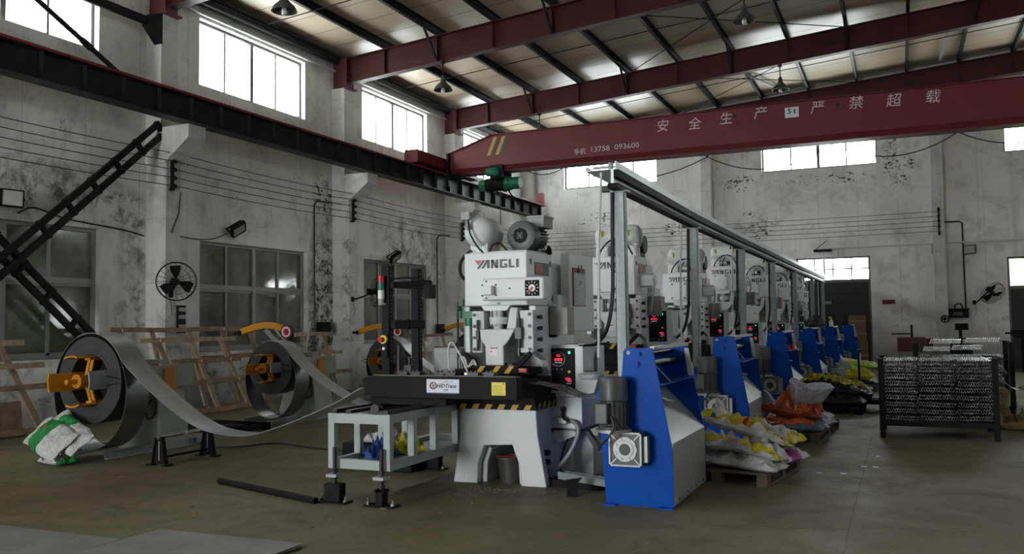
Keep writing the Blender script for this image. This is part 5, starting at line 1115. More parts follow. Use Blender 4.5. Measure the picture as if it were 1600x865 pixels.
# ================================================================== bags
def bag(L, W, H, seed, bandf, crump=.25, sag=0.0, mouth=0.0, lift=0.0):
    """Closed filled sack: long axis x, thickness z, resting at z=0."""
    rnd = random.Random(seed); nu, nv = 40, 24; vs = []; fs = []
    ph = [rnd.uniform(0, 6.28) for _ in range(8)]
    def P(u, v, top):
        e = max(0, 1-abs(u)**3.2)**.55*max(0, 1-abs(v)**3.0)**.5
        crump_ = crump*1.5
        wob = 1+crump_*(.35*math.sin(3.1*u+2.3*v+ph[0])+.3*math.sin(5.7*u-3.9*v+ph[1])+.25*math.sin(9.3*u+7*v+ph[2])+.2*math.sin(13*v-4*u+ph[3])-.55*abs(math.sin(5.2*u+2.1*v+ph[5]))**6-.45*abs(math.sin(3.1*v-4.4*u+ph[6]))**8+.25*math.sin(17*u+11*v+ph[7]))
        wv = 1+.05*math.sin(4*u+ph[4])+.03*math.sin(9*u+ph[5])
        if mouth and u > .55: e *= 1-(u-.55)*mouth
        z = H*.32*(1-e)*.5 + (H*e*wob*.78 if top else -H*.16*e)
        z += H*.16 - sag*abs(u)**2.2 + lift*max(0, -u-.4)**1.5*(1+.5*v)
        return (u*L/2*(1+.03*math.sin(5*v+ph[6])), v*W/2*wv, z)
    for top in (1, 0):
        for i in range(nu+1):
            for j in range(nv+1): vs.append(P(-1+2*i/nu, -1+2*j/nv, top))
    o = (nu+1)*(nv+1); mb = MB(); mi = []
    def idx(i, j, k): return k*o+i*(nv+1)+j
    mb.v = vs
    for i in range(nu):
        for j in range(nv):
            u, v = -1+2*(i+.5)/nu, -1+2*(j+.5)/nv; m0 = bandf(u, v)
            mb.f += [[idx(i, j, 0), idx(i+1, j, 0), idx(i+1, j+1, 0), idx(i, j+1, 0)], [idx(i, j, 1), idx(i, j+1, 1), idx(i+1, j+1, 1), idx(i+1, j, 1)]]; mb.mi += [m0, m0]; mb.sm += [True, True]
    for i in range(nu): mb.f += [[idx(i, 0, 0), idx(i, 0, 1), idx(i+1, 0, 1), idx(i+1, 0, 0)], [idx(i, nv, 0), idx(i+1, nv, 0), idx(i+1, nv, 1), idx(i, nv, 1)]]; mb.mi += [bandf(-1+2*i/nu, -1), bandf(-1+2*i/nu, 1)]; mb.sm += [True]*2
    for j in range(nv): mb.f += [[idx(0, j, 0), idx(0, j+1, 0), idx(0, j+1, 1), idx(0, j, 1)], [idx(nu, j, 0), idx(nu, j, 1), idx(nu, j+1, 1), idx(nu, j+1, 0)]]; mb.mi += [bandf(-1, 0), bandf(1, 0)]; mb.sm += [True]*2
    return mb
def film(name, col, rough=.28):
    if name in MATS: return MATS[name]
    m, nt, b = base_mat(name); co = coord(nt); n1 = noise(nt, co, 9, 6, .65, dist=1.2); n2 = noise(nt, co, 26, 4)
    nt.links.new(mixc(nt, ramp(nt, n1, .35, .7), tuple(x*.7 for x in col), tuple(min(1, x*1.15) for x in col)), b.inputs['Base Color'])
    b.inputs['Roughness'].default_value = rough; bump(nt, b, n1, .9, .05); MATS[name] = m; return m
B_sil = film('silver_white_film', (.70, .71, .72)); B_wht = film('milky_film', (.80, .81, .76)); B_yel = film('yellow_printed_film', (.80, .66, .02)); B_org = film('orange_printed_film', (.80, .16, .03)); B_gre = film('green_printed_film', (.01, .28, .06))
B_blu = film('blue_grey_film', (.16, .22, .33)); B_drk = film('black_film', (.03, .03, .032)); B_lim = film('lime_printed_film', (.42, .68, .03)); B_clr = film('clear_blue_white_film', (.66, .70, .82)); B_mag = film('magenta_printed_film', (.45, .03, .30)); B_wov = film('white_woven_sack', (.70, .72, .71), .6); B_tan = film('tan_woven_sack', (.36, .27, .10), .7); B_ora2 = film('deep_orange_film', (.45, .07, .02))
def put_bag(label, group, loc, rot, L, W, H, seed, mats, bandf, **k):
    o = obj('filled_bag', bag(L, W, H, seed, bandf, **k), mats); o.location = loc; o.rotation_euler = rot
    return tag(o, label, 'bag', group)
D = math.radians
def pallet(loc, rz, L, W, label, h=.13, mat=None):
    t = thing('wooden_pallet', label, 'pallet', loc, rz, 'wooden pallets along the aisle'); mt = mat or paint('dark_pallet_wood', (.11, .08, .055), .8, var=.4, scale=6, dirt=.4)
    for i in range(6):
        y = -W/2+(W-.11)*i/5; mb = MB(); mb.bx(-L/2, L/2, y, y+.11, h-.02, h); obj('deck_board', mb, mt, t)
    for i in range(3):
        x = -L/2+(L-.1)*i/2
        mb = MB(); mb.bx(x, x+.1, -W/2, W/2, h-.04, h-.02); mb.bx(x, x+.1, -W/2, W/2, 0, .02); obj('bearer', mb, mt, t)
        for j in range(3):
            y = -W/2+(W-.12)*j/2; mb = MB(); mb.bx(x, x+.1, y, y+.12, .02, h-.04); obj('block', mb, mt, t)
    return t
# first pallet
pallet((-1.64, 9.42, 0), D(-8), 1.0, 1.25, 'first wooden pallet of the aisle, under the silver and yellow-white bags')
G = 'bags on the first pallet'
def yb(u, v):
    if v < -.35 and v > -.8: return 1
    return 2 if (abs(v+.2) < .06 and math.sin(22*u) > .45) else 0
put_bag('flat silver bag at the front edge of the first pallet, lowest right', G, (-1.46, 9.02, .13), (0, D(4), D(-12)), .72, .42, .15, 3, [B_sil, B_wht, B_sil], lambda u, v: 0)
put_bag('flat silver bag at the lowest left of the first pallet', G, (-1.98, 9.20, .13), (0, 0, D(-6)), .5, .5, .13, 4, [B_sil], lambda u, v: 0)
put_bag('silver bag with magenta patch at the aisle side of the first pallet', G, (-1.30, 9.62, .13), (0, D(2), D(-20)), .62, .5, .16, 5, [B_sil, B_mag], lambda u, v: 1 if u > .45 and -.6 < v < .2 else 0)
put_bag('silver-white bag lying at the back of the first pallet', G, (-1.78, 9.72, .13), (0, 0, D(-8)), .7, .46, .17, 8, [B_sil, B_yel, M_burg], yb)
put_bag('silver bag with yellow edges in the middle of the first pallet, front', G, (-1.52, 9.12, .27), (D(-4), D(6), D(-12)), .86, .44, .16, 6, [B_sil, B_yel, M_burg], yb, sag=.05, crump=.45)
put_bag('crumpled white bag with yellow corner at the left of the first pallet', G, (-1.92, 9.28, .28), (0, D(-8), D(-28)), .50, .42, .16, 12, [B_wht, B_yel, B_yel], lambda u, v: 1 if v < -.62 else 0, crump=.5)
put_bag('yellow and milky white bag lying on top of the first pallet load', G, (-1.56, 9.44, .40), (D(-10), D(12), D(-14)), 1.0, .44, .17, 7, [B_wht, B_yel, B_sil, M_redp, M_green], lambda u, v: (4 if -.75 < u < -.6 and .2 < v+.7 < .6 else 3 if abs(v+.35) < .14 and math.sin(11*u+1) > .72 else 1) if -.78 < v < .12 else (3 if abs(v-.25) < .07 and math.sin(20*u) > .6 else (2 if u > .55 else 0)), sag=.03, mouth=.8, lift=.22, crump=.4)
put_bag('pale bag with yellow end at the top back of the first pallet', G, (-1.42, 9.75, .34), (0, D(8), D(-16)), .86, .42, .17, 9, [B_sil, B_yel], lambda u, v: 1 if u > .75 else 0)
mb = MB(); mb.lathe([(.0, .26), (.03, .22), (.07, .10), (.12, 0), (.10, 0), (.06, .08), (0, .18)], (-1.80, 9.55, .52), (-.15, 0, 1), 9, smooth=False); tag(obj('empty_bag', mb, B_wht), 'empty white bag standing up as a peak on the first pallet', 'bag', G)
# orange pallet
pallet((-1.44, 12.98, 0), D(-4), .95, 1.9, 'second wooden pallet, under the orange bags')
G = 'orange bags on the second pallet'; ob = lambda u, v: 1 if u > .72 or (abs(v) > .86) else (3 if abs(v+.45) < .09 and math.sin(26*u) > .2 and u < .5 else (2 if abs(v-.1) < .12 and abs(u) < .5 else 0))
put_bag('orange bag with white print at the front edge of the second pallet', G, (-1.42, 12.25, .13), (0, 0, D(-10)), .95, .5, .17, 21, [B_org, B_blu, B_ora2, B_wht], ob)
put_bag('orange bag with blue end at the aisle side of the second pallet', G, (-1.35, 12.8, .13), (0, 0, D(-14)), .9, .5, .2, 22, [B_org, B_blu, B_clr, B_wht], ob)
put_bag('orange bag at the far end of the second pallet', G, (-1.40, 13.45, .13), (0, 0, D(-6)), .85, .5, .2, 23, [B_ora2, B_clr, B_org, B_wht], ob)
put_bag('orange bag folded on top of the second pallet load, front', G, (-1.46, 12.45, .30), (D(-6), D(6), D(-18)), .85, .46, .18, 24, [B_org, B_ora2, B_org, B_wht], ob, crump=.5)
put_bag('crumpled orange bag in the upper middle of the second pallet', G, (-1.36, 12.9, .32), (D(8), D(4), D(8)), .62, .46, .24, 25, [B_org, B_ora2, B_org, B_wht], ob, crump=.6)
vs_ = []; rr = random.Random(3)
mb = MB(); n = 14
for k_, (r_, z_) in enumerate(((.10, -.08), (.15, .02), (.17, .12), (.20, .24), (.185, .24), (.15, .10), (.12, .0))):
    for i in range(n):
        a = 2*PI*i/n; q_ = 1+.22*math.sin(2*a+.6)+.12*math.sin(5*a+k_*.5); vs_.append((r_*q_*math.cos(a)*1.25, r_*q_*math.sin(a)*.8, z_*(1+.25*math.sin(a*2+1.2)) ))
mb.add(vs_, [(k_*n+i, k_*n+(i+1) % n, (k_+1)*n+(i+1) % n, (k_+1)*n+i) for k_ in range(6) for i in range(n)])
o = obj('open_bag', mb, [B_clr], None, (-1.25, 12.75, .50)); o.rotation_euler = (.5, .25, .2); tag(o, 'clear bluish bag mouth standing open over the orange bags', 'bag', G)
mb = MB(); mb.lathe([(0, .2), (.06, .14), (.11, 0), (.09, -.08), (0, -.02)], (-1.72, 12.5, .46), (-.3, 0, 1), 8, smooth=False); tag(obj('folded_bag', mb, [B_blu]), 'blue-grey folded bag tip at the left of the orange bags', 'bag', G)
# dark pallet
pallet((-1.12, 16.6, 0), 0, .95, 1.6, 'third pallet along the aisle, black, under dark bags', mat=M_black)
G = 'bags on the third pallet'
for i, (x, y, z, rz, lab) in enumerate(((-1.05, 16.1, .13, -6, 'glossy black bag at the front of the third pallet'), (-1.12, 16.65, .13, 4, 'glossy black bag in the middle of the third pallet'), (-1.1, 17.2, .13, -3, 'glossy black bag at the far end of the third pallet'), (-1.0, 16.3, .29, -12, 'black bag with a dark red line lying on the third pallet'))):
    put_bag(lab, G, (x, y, z), (0, 0, D(rz)), .9, .5, .2, 31+i, [B_drk, M_burg], lambda u, v: 1 if i == 3 and abs(v) < .07 and u > 0 else 0)
put_bag('yellow bag crumpled on top of the dark bags, left', G, (-1.28, 16.35, .44), (0, D(5), D(-10)), .8, .45, .15, 36, [B_yel, B_drk], lambda u, v: 1 if v < -.7 else 0, crump=.6)
put_bag('yellow bag hanging over the aisle edge of the dark bags', G, (-.95, 16.5, .42), (0, D(12), D(-14)), .66, .42, .13, 37, [B_yel, B_wht], lambda u, v: 1 if u < -.5 and v > .1 else 0, crump=.6)
# far pallet
pallet((-1.0, 21.4, 0), 0, .95, 1.3, 'farthest pallet along the aisle, under lime-green bags')
G = 'lime-green bags on the farthest pallet'
put_bag('lime-green bag at the front of the farthest pallet', G, (-1.02, 21.1, .24), (0, 0, D(5)), .8, .48, .3, 41, [B_lim, B_yel], lambda u, v: 1 if abs(v) > .7 else 0)
put_bag('lime and yellow bag on top of the farthest pallet', G, (-.95, 21.5, .50), (0, D(6), D(-8)), .8, .46, .18, 42, [B_lim, B_yel], lambda u, v: 1 if u < -.2 else 0)
put_bag('dark bag at the bottom of the farthest pallet', G, (-.98, 21.5, .13), (0, 0, 0), .9, .8, .14, 43, [B_drk], lambda u, v: 0)
put_bag('tall crumpled silver-green bag slumping between the third and farthest pallets', None, (-1.16, 18.85, .42), (D(8), D(-62), D(20)), .72, .42, .22, 44, [film('silver_green_film', (.36, .43, .40)), M_redp], lambda u, v: 1 if u > .35 and v > .7 else 0, crump=.6)
put_bag('dark bag under the slumping silver-green bag', None, (-1.15, 18.7, 0), (0, 0, 0), .8, .5, .38, 45, [B_drk], lambda u, v: 0)
put_bag('red and white bag on the shelf of the third blue machine', None, (-1.83, 15.9, 1.085), (0, D(10), D(-30)), .34, .26, .08, 46, [M_redp, B_wht], lambda u, v: 1 if v > .4 else 0, crump=.5)
put_bag('black bag lying on top of the fourth blue machine', None, (-1.72, 19.9, 1.43), (0, 0, D(30)), .40, .34, .18, 47, [B_drk], lambda u, v: 0, crump=.6)
t = thing('spray_bottle', 'small yellow-capped white bottle on the fifth blue machine', 'bottle', (-1.62, 23.3, 1.42))
mb = MB(); mb.lathe([(0, 0), (.05, 0), (.05, .12), (.025, .16), (0, .16)], (0, 0, 0), (0, 0, 1), 14); obj('bottle_body', mb, M_dial, t)
mb = MB(); mb.cyl((0, 0, .16), (0, 0, .22), .02, n=10); mb.bx(-.06, .02, -.015, .015, .2, .24); obj('cap', mb, M_syel, t)
# green and white feed bags by the near coil
G = 'green and white bags by the largest coil'
gb_ = lambda u, v: 1 if (-.62 < u < .12 and not (abs(v-.35) < .16 and abs(u+.42) < .06)) else (2 if abs(v-.35) < .16 and abs(u+.42) < .06 else 0)
def aim(o, mouth, foot, nrm):
    x = (Vector(foot)-Vector(mouth)).normalized(); z = Vector(nrm); z = (z-x*z.dot(x)).normalized(); y = z.cross(x)
    M = Matrix.Identity(4)
    for i in range(3): M[i][0], M[i][1], M[i][2] = x[i], y[i], z[i]
    M.translation = (Vector(mouth)+Vector(foot))/2; o.matrix_world = M
o = put_bag('green and white woven bag tilted against the largest coil, front one', G, (0, 0, 0), (0, 0, 0), .80, .44, .15, 51, [B_wov, B_gre, M_redp], gb_, crump=.07)
aim(o, onY(54, 668, 7.62), onY(116, 712, 7.30)+Vector((0, 0, .02)), (.62, -.7, .35))
text('printed_word', 'ND', .075, M_dial, o, (-.02, -.06, .078), (0, 0, PI/2))
o = put_bag('green and white woven bag behind the front one, against the largest coil', G, (0, 0, 0), (0, 0, 0), .78, .36, .13, 52, [B_wov, B_gre, B_gre], gb_, crump=.1)
aim(o, onY(82, 652, 7.70), onY(138, 706, 7.46), (.62, -.7, .3))
put_bag('slack white bag end lying at the foot of the largest coil', G, (-9.23, 7.42, 0), (0, 0, D(-8)), .46, .24, .14, 53, [B_wov, B_gre], lambda u, v: 1 if u > .7 else 0, crump=.5)
for i, (px, py, pz, m_, lab) in enumerate(((-4.62, 7.25, .335, film('blue_rag_film', (.02, .08, .35)), 'crumpled blue plastic on the tray of the white table'), (-4.50, 7.55, .335, B_yel, 'crumpled yellow plastic on the tray of the white table'), (-4.66, 7.55, .40, B_wov, 'crumpled white paper on the tray of the white table'), (-4.55, 7.05, .335, film('blue_rag_film', (.02, .08, .35)), 'small blue plastic scrap at the front of the white table tray'))):
    put_bag(lab, 'scraps on the white table tray', (px, py, pz), (0, 0, D(40*i)), .34, .2, .12, 60+i, [m_], lambda u, v: 0, crump=.8)
put_bag('pink and white packet on the floor behind the white table', None, (-5.42, 8.4, .30), (0, 0, 0), .36, .26, .1, 66, [B_wov, B_mag], lambda u, v: 1 if u < -.4 else 0)
t = thing('carton', 'low black carton on the floor behind the white table', 'box', (-5.3, 8.5, 0))
mb = MB(); mb.bx(-.5, .4, -.2, .3, 0, .29); obj('carton_body', mb, M_black, t, bevel=.01)
mb = MB(); mb.cyl((-.48, -.24, .12), (.3, -.26, .16), .03, n=10); obj('yellow_roll', mb, M_syel, t)
# tan sack by the crate
put_bag('tan woven sack standing beside the black crate, right', None, (1.36, 14.7, .28), (0, D(-82), D(10)), .56, .42, .26, 71, [B_tan], lambda u, v: 0, crump=.4)
put_bag('white and tan sack slumped on the floor right of the black crate', None, (1.45, 14.35, 0), (0, D(0), D(-30)), .46, .34, .24, 72, [B_tan, B_wov], lambda u, v: 1 if u > -.1 and v > -.3 else 0, crump=.5)

# ================================================================== crates with expanded metal
def zig_sheet(mb, w_, d_, z, amp, pitch, th, rnd, x0=0):
    n = int(w_/pitch*2); vs = []
    for i in range(n+1):
        x = x0+w_*i/n; zz = z+(amp if i % 2 else -amp)+rnd.uniform(-.002, .002)
        for y in (0, d_):
            vs += [(x, y, zz-th/2), (x, y, zz+th/2)]
    fs = []
    for i in range(n):
        a, b = 4*i, 4*i+4
        fs += [(a, b, b+1, a+1), (a+2, a+3, b+3, b+2), (a+1, b+1, b+3, a+3), (a, a+2, b+2, b)]
    fs += [(0, 1, 3, 2), (4*n, 4*n+2, 4*n+3, 4*n+1)]
    mb.add(vs, fs)
def mesh_bundle(w_, h_, d_, seed, layers):
    layers = max(2, layers-1)
    rnd = random.Random(seed); mb = MB()
    for k in range(layers): zig_sheet(mb, w_*rnd.uniform(.96, 1), d_*rnd.uniform(.97, 1), h_*(.08+.84*(k+.5)/layers), h_/layers*.30, .030, .011, rnd, .015*(k % 2)+rnd.uniform(0, .006))
    return mb
def crate(loc, rz, W, Dp, Hh, label):
    t = thing('steel_crate', label, 'crate', loc, rz, 'black steel crates of expanded metal')
    for x in (0, W-.07):
        for y in (0, Dp-.07):
            mb = MB(); mb.bx(x, x+.07, y, y+.07, 0, Hh); mb.bx(x-.03, x+.10, y-.02, y+.09, Hh, Hh+.012); obj('corner_post', mb, M_black, t)
    mb = MB(); mb.bx(.07, W-.07, 0, .05, .16, .23); mb.bx(.07, W-.07, Dp-.05, Dp, .16, .23); mb.bx(0, .05, .07, Dp-.07, .16, .23); mb.bx(W-.05, W, .07, Dp-.07, .16, .23); mb.bx(.05, W-.05, .05, Dp-.05, .205, .225); obj('bottom_frame', mb, M_black, t)
    return t
crate((-.32, 12.9, 0), 0, 1.43, 1.1, 1.05, 'black steel crate stacked with expanded metal bundles, on the right floor')
where = ('left', 'middle', 'right'); rows = ('bottom', 'second from the bottom', 'third from the bottom', 'fourth from the bottom', 'middle', 'fourth from the top', 'third from the top', 'second from the top', 'top')
rnd = random.Random(5); z = .227
for r in range(9):
    hh = .092
    for c_ in range(3):
        h_ = hh*rnd.uniform(.93, .99); x = -.30+.455*c_+rnd.uniform(0, .02); y = 12.92+(.0 if c_ != 1 or r not in (4, 5) else .10)+rnd.uniform(0, .03)
        o = obj('mesh_bundle', mesh_bundle(.452, h_, 1.0, r*10+c_, 3), M_mesh); o.location = (x, y, z); o.rotation_euler = (0, D(rnd.uniform(-1.6, 1.6)), 0)
        tag(o, 'bundle of expanded metal in the black crate, %s column, %s layer' % (where[c_], rows[r]), 'metal bundle', 'expanded metal bundles in the front crate')
    z += hh
crate((.15, 15.4, 0), 0, 1.4, .9, 1.2, 'second black steel crate behind the front one, with paler bundles')
for i, (x, y, zz, w_) in enumerate(((.28, 15.45, 1.06, .40), (.72, 15.45, 1.08, .42), (.9, 15.75, 1.19, .5), (.40, 15.8, 1.17, .45))):
    o = obj('mesh_bundle', mesh_bundle(w_, .09, .3, 90+i, 3), paint('bright_mesh_steel', (.75, .78, .8), .3, metal=.5, var=.1)); o.location = (x, y, zz); o.rotation_euler[2] = D(rnd.uniform(-4, 4))
    tag(o, 'pale galvanised mesh bundle on the second crate, %s' % ('lower left', 'lower middle', 'upper right', 'upper left')[i], 'metal bundle', 'pale bundles on the second crate')
for i in range(4):
    o = obj('mesh_bundle', mesh_bundle(1.2, .195, .7, 120+i, 4), M_mesh); o.location = (.25, 15.5, .23+.20*i)
    tag(o, 'wide dark mesh bundle inside the second crate, %s' % ('lowest', 'second from the bottom', 'second from the top', 'highest')[i], 'metal bundle', 'wide bundles in the second crate')
def lattice_sheet(f, nu, nv, r=.0022):
    """Expanded metal: diamond strands along f(u, v)."""
    mb = MB()
    for i in range(nu):
        for j in range(nv):
            a = f(i/nu, (j+.5*(i % 2))/nv)
            for dj in (0, 1):
                jj = j+dj-.5+.5*(i % 2) if True else 0
                vv = (j+.5*(i % 2)+(dj-.5))/nv
                if 0 <= vv <= 1: mb.bar(a, f((i+1)/nu, vv), r*2, r)
    return mb
def strip_f(u, v):
    p = [(-3.28, 1.03), (-3.05, 1.0), (-2.85, .93), (-2.68, .90), (-2.5, .93), (-2.42, .97)]
    q = crom(p, 10); k = u*(len(q)-1); i = min(int(k), len(q)-2); w_ = k-i
    return Vector((q[i][0]*(1-w_)+q[i+1][0]*w_, 7.72+.34*v, q[i][1]*(1-w_)+q[i+1][1]*w_))
tag(obj('expanded_metal_strip', lattice_sheet(strip_f, 70, 22), M_mesh), 'expanded metal strip sagging from the first press to the blue machine', 'metal strip')
def drape(u, v): return Vector((1.12+.55*u, 14.3+.5*v, .98-.42*math.sin(u*PI*.75)-.0*v))
tag(obj('expanded_metal_sheet', lattice_sheet(drape, 26, 26, .003), M_mesh), 'curved sheet of expanded metal hanging right of the black crate', 'metal sheet')

# hand pallet truck beyond the crate
t = thing('pallet_truck', 'dark hand pallet truck with upright handle left of the black crate', 'pallet truck', (-.62, 16.7, 0))
mb = MB(); mb.bx(-.05, .55, -.26, -.1, .12, .2); mb.bx(-.05, .55, .1, .26, .12, .2); mb.bx(-.1, .1, -.26, .26, .12, .3); obj('forks', mb, M_blacksteel, t)
mb = MB(); mb.tube(sm_path([(-.08, 0, .3), (-.1, 0, .6), (-.1, 0, 1.0), (-.06, 0, 1.05)]), .02, 8); mb.bx(-.12, -.04, -.14, .14, 1.03, 1.06); obj('handle', mb, M_blacksteel, t)
for y in (-.06, .06):
    mb = MB(); mb.cyl((-.08, y-.025, .08), (-.08, y+.025, .08), .08, n=16); obj('wheel', mb, M_rubber, t)

# ================================================================== wall fans, floodlights, boxes, pipes
def wall_fan(loc, axis, mount, label, r=.36):
    t = thing('wall_fan', label, 'fan', loc, 0, 'black wall fans'); ax = Vector(axis).normalized()
    q = Vector((0, 0, 1)).rotation_difference(ax).to_matrix()
    def T(p): return q @ Vector(p)
    mb = MB()
    for rr, zz in ((r, 0), (r*.97, .05), (r*.97, -.06)): mb.tube([T((rr*math.cos(2*PI*i/36), rr*math.sin(2*PI*i/36), zz)) for i in range(36)], .006, 5, True)
    for rr in (.33, .66): mb.tube([T((r*rr*math.cos(2*PI*i/28), r*rr*math.sin(2*PI*i/28), .085)) for i in range(28)], .003, 4, True)
    for i in range(20):
        a = 2*PI*i/20; mb.tube([T((.05*math.cos(a), .05*math.sin(a), .1)), T((r*.6*math.cos(a), r*.6*math.sin(a), .088)), T((r*math.cos(a), r*math.sin(a), .0)), T((r*.6*math.cos(a), r*.6*math.sin(a), -.09)), T((.07*math.cos(a), .07*math.sin(a), -.1))], .0026, 4)
    obj('cage', mb, M_blacksteel, t)
    for k in range(3):
        mb = MB(); vs = []; a0 = k*2*PI/3+.5
        for i in range(7):
            f = i/6; rr = .05+(r*.86-.05)*f
            for s in (-1, 1):
                a = a0+s*(.32+.12*math.sin(f*PI)); 
                for th in (-.003, .003): vs.append(T((rr*math.cos(a), rr*math.sin(a), s*.03+th)))
        fs = []
        for i in range(6): a, b = 4*i, 4*i+4; fs += [(a, b, b+2, a+2), (a+1, a+3, b+3, b+1), (a, a+1, b+1, b), (a+2, b+2, b+3, a+3)]
        fs += [(0, 2, 3, 1), (24, 25, 27, 26)]
        mb.add(vs, fs); obj('blade', mb, M_black, t)
    mb = MB(); mb.cyl(T((0, 0, -.24)), T((0, 0, -.07)), .085, .07, n=20); mb.cyl(T((0, 0, -.07)), T((0, 0, .1)), .05, n=16); obj('motor', mb, M_black, t)
    w_ = Vector(mount)-Vector(loc)
    mb = MB(); mb.tube(sm_path([T((0, 0, -.2)), T((0, 0, -.24))+Vector((0, 0, -.08)), w_*.8+Vector((0, 0, -.02)), w_]), .02, 8); mb.cb(w_, (.09, .09, .13)); obj('bracket', mb, M_black, t)
    mb = MB(); mb.tube(sm_path([w_+Vector((.0, -.02, -.05)), w_*.9+Vector((0, .03, -.25)), w_+Vector((0, .05, -.5))]), .006, 5); obj('cord', mb, M_cable, t)
wall_fan((-12.25, 12.30, 2.46), (.80, -.60, -.02), (-12.62, 12.5, 2.24), 'black caged wall fan on the pilaster above the wooden frames, seen face on')
wall_fan((-12.05, 18.75, 2.42), (.62, .78, -.1), (-12.62, 18.5, 2.26), 'black caged wall fan seen edge on, left of the twin black posts')
wall_fan((2.55, 30.25, 2.32), (.45, -.62, -.55), (2.08, 30.88, 2.06), 'black caged wall fan tilted down on the right part of the back wall')
def floodlight(loc, face, label, lit=None):
    t = thing('floodlight', label, 'floodlight', loc, 0, 'small black floodlights on the walls'); ax = Vector(face).normalized(); q = Vector((0, -1, 0)).rotation_difference(ax).to_matrix()
    def M(mb): mb.v = [tuple(q @ Vector(p)) for p in mb.v]; return mb
    mb = MB(); mb.bx(-.17, .17, -.03, .05, -.14, .14); mb.bx(-.1, .1, .05, .08, -.1, .1); mb.bx(-.17, -.15, -.05, -.03, -.14, .14); mb.bx(.15, .17, -.05, -.03, -.14, .14); mb.bx(-.17, .17, -.05, -.03, .12, .14); mb.bx(-.17, .17, -.05, -.03, -.14, -.12); obj('housing', M(mb), M_black, t)
    mb = MB(); mb.bx(-.15, .15, -.036, -.031, -.12, .12); obj('lens', M(mb), paint('floodlight_lens', (.45, .46, .42), .15), t)
    mb = MB(); mb.bx(-.19, -.175, -.02, .16, -.02, .02); mb.bx(.175, .19, -.02, .16, -.02, .02); mb.bx(-.19, .19, .15, .165, -.02, .02); obj('bracket', M(mb), M_black, t)
floodlight((-12.92, 9.48, 3.70), (1, -.35, .05), 'black floodlight with pale lens at the left picture edge')
floodlight((-12.90, 14.69, 3.69), (.9, .1, -.75), 'black floodlight tilted down above the second low window')
floodlight((-12.90, 21.06, 3.49), (.9, .1, -.8), 'black floodlight tilted down above the third low window')
floodlight((2.0, 30.78, 3.72), (0, -1, -.1), 'black floodlight on the back wall below the white pipe')
def wbox(name, c, d, mat, label, cat, bevel=.006):
    mb = MB(); mb.cb((0, 0, 0), d); o = obj(name, mb, mat, None, c, bevel=bevel); return tag(o, label, cat)
def conduit(pts, r, mat, label, cat='pipe', name='conduit_pipe'):
    mb = MB(); mb.tube(pts, r, 8); tag(obj(name, mb, mat), label, cat)
conduit([(-13.05, 17.55, .9), (-13.05, 17.55, 4.55), (-13.02, 17.6, 4.66), (-12.95, 18.1, 4.68)], .022, M_bolt, 'dark conduit running up the wall left of the peeling pilaster')
conduit([(-13.05, 23.75, 1.6), (-13.05, 23.75, 4.25), (-13.02, 23.85, 4.36), (-12.9, 24.3, 4.38)], .022, M_bolt, 'dark conduit running up the wall left of the press tank')
conduit(sm_path([(-13.07, 9.7, 3.5), (-13.07, 10.0, 3.62), (-13.07, 10.6, 3.5), (-13.07, 11.8, 3.42), (-13.07, 12.3, 3.35)]), .014, M_cable, 'black cable sagging along the wall from the floodlight at the left edge', 'cable', 'wall_cable')
conduit(sm_path([(-13.05, 12.75, 3.55), (-13.07, 13.2, 3.42), (-13.07, 14.0, 3.42), (-12.98, 14.5, 3.6)]), .010, M_cable, 'black cable feeding the floodlight above the second low window', 'cable', 'wall_cable')
conduit([(-12.58, 12.72, 4.2), (-12.58, 12.68, 3.8), (-12.58, 12.5, 3.4)], .012, M_cable, 'thin cable hanging below the first insulator bracket', 'cable', 'wall_cable')
wbox('switch_box', (-12.99, 17.85, 1.55), (.12, .42, .3), M_black, 'black switch box on the wall left of the peeling pilaster', 'switch box')
wbox('switch_box', (-12.96, 23.75, 1.45), (.12, .35, .32), M_blacksteel, 'dark switch box at the foot of the conduit by the third pilaster', 'switch box')
t = thing('breaker_box', 'narrow open breaker box on the pilaster below the first wall fan', 'breaker box', (-12.585, 12.75, 1.75))
mb = MB(); mb.bx(-.03, .03, -.10, .10, -.25, .28); obj('back_box', mb, M_black, t)
for z in (-.12, .06, .2):
    mb = MB(); mb.bx(.03, .05, -.08, .08, z-.035, z+.035); obj('breaker', mb, M_boxgrey, t)
# back wall: white pipe with hangers, red sign, boxes
t = thing('water_pipe', 'long white pipe along the back wall with a drop by the dark doorway', 'pipe', (0, YB-.08, 0))
mb = MB(); mb.tube([(-2.3, -.0, 3.0), (-2.3, 0, 3.92), (-2.28, 0, 3.95), (XR-.3, 0, 3.99)], .03, 10); obj('pipe', mb, M_pvc, t)
mb = MB(); mb.bx(-2.62, -2.05, -.06, .06, 3.84, 3.92); mb.bar((-2.55, 0, 3.92), (-2.22, 0, 4.2), .02, .02); obj('bracket_left', mb, M_blacksteel, t)
for x in (-1.85, .95, 3.6):
    mb = MB(); mb.bx(x-.02, x+.02, -.02, .02, 3.62, 3.97); obj('hanger', mb, M_galv, t)
wbox('wall_sign', (-.37, YB-.012, 2.13), (.38, .02, .14), paint('dull_red_sign', (.18, .02, .02), .5), 'small dull red sign right of the dark doorway', 'sign', .002)
wbox('wall_sign', (-2.28, YB+.09, 2.15), (.3, .02, .1), M_boxgrey, 'small grey plate on the dark doorway', 'sign', .002)
t = thing('control_box', 'black box with loop handle on the back wall left of the tilted fan', 'box', (1.63, YB-.14, 1.72))
mb = MB(); mb.bx(-.27, .27, -.12, .12, -.13, .13); mb.bx(-.31, .31, -.14, .14, .13, .16); obj('case', mb, M_black, t, bevel=.006)
mb = MB(); mb.tube(sm_path([(-.1, 0, .16), (-.08, 0, .28), (.06, 0, .3), (.12, 0, .16)]), .02, 7); obj('handle', mb, M_black, t)
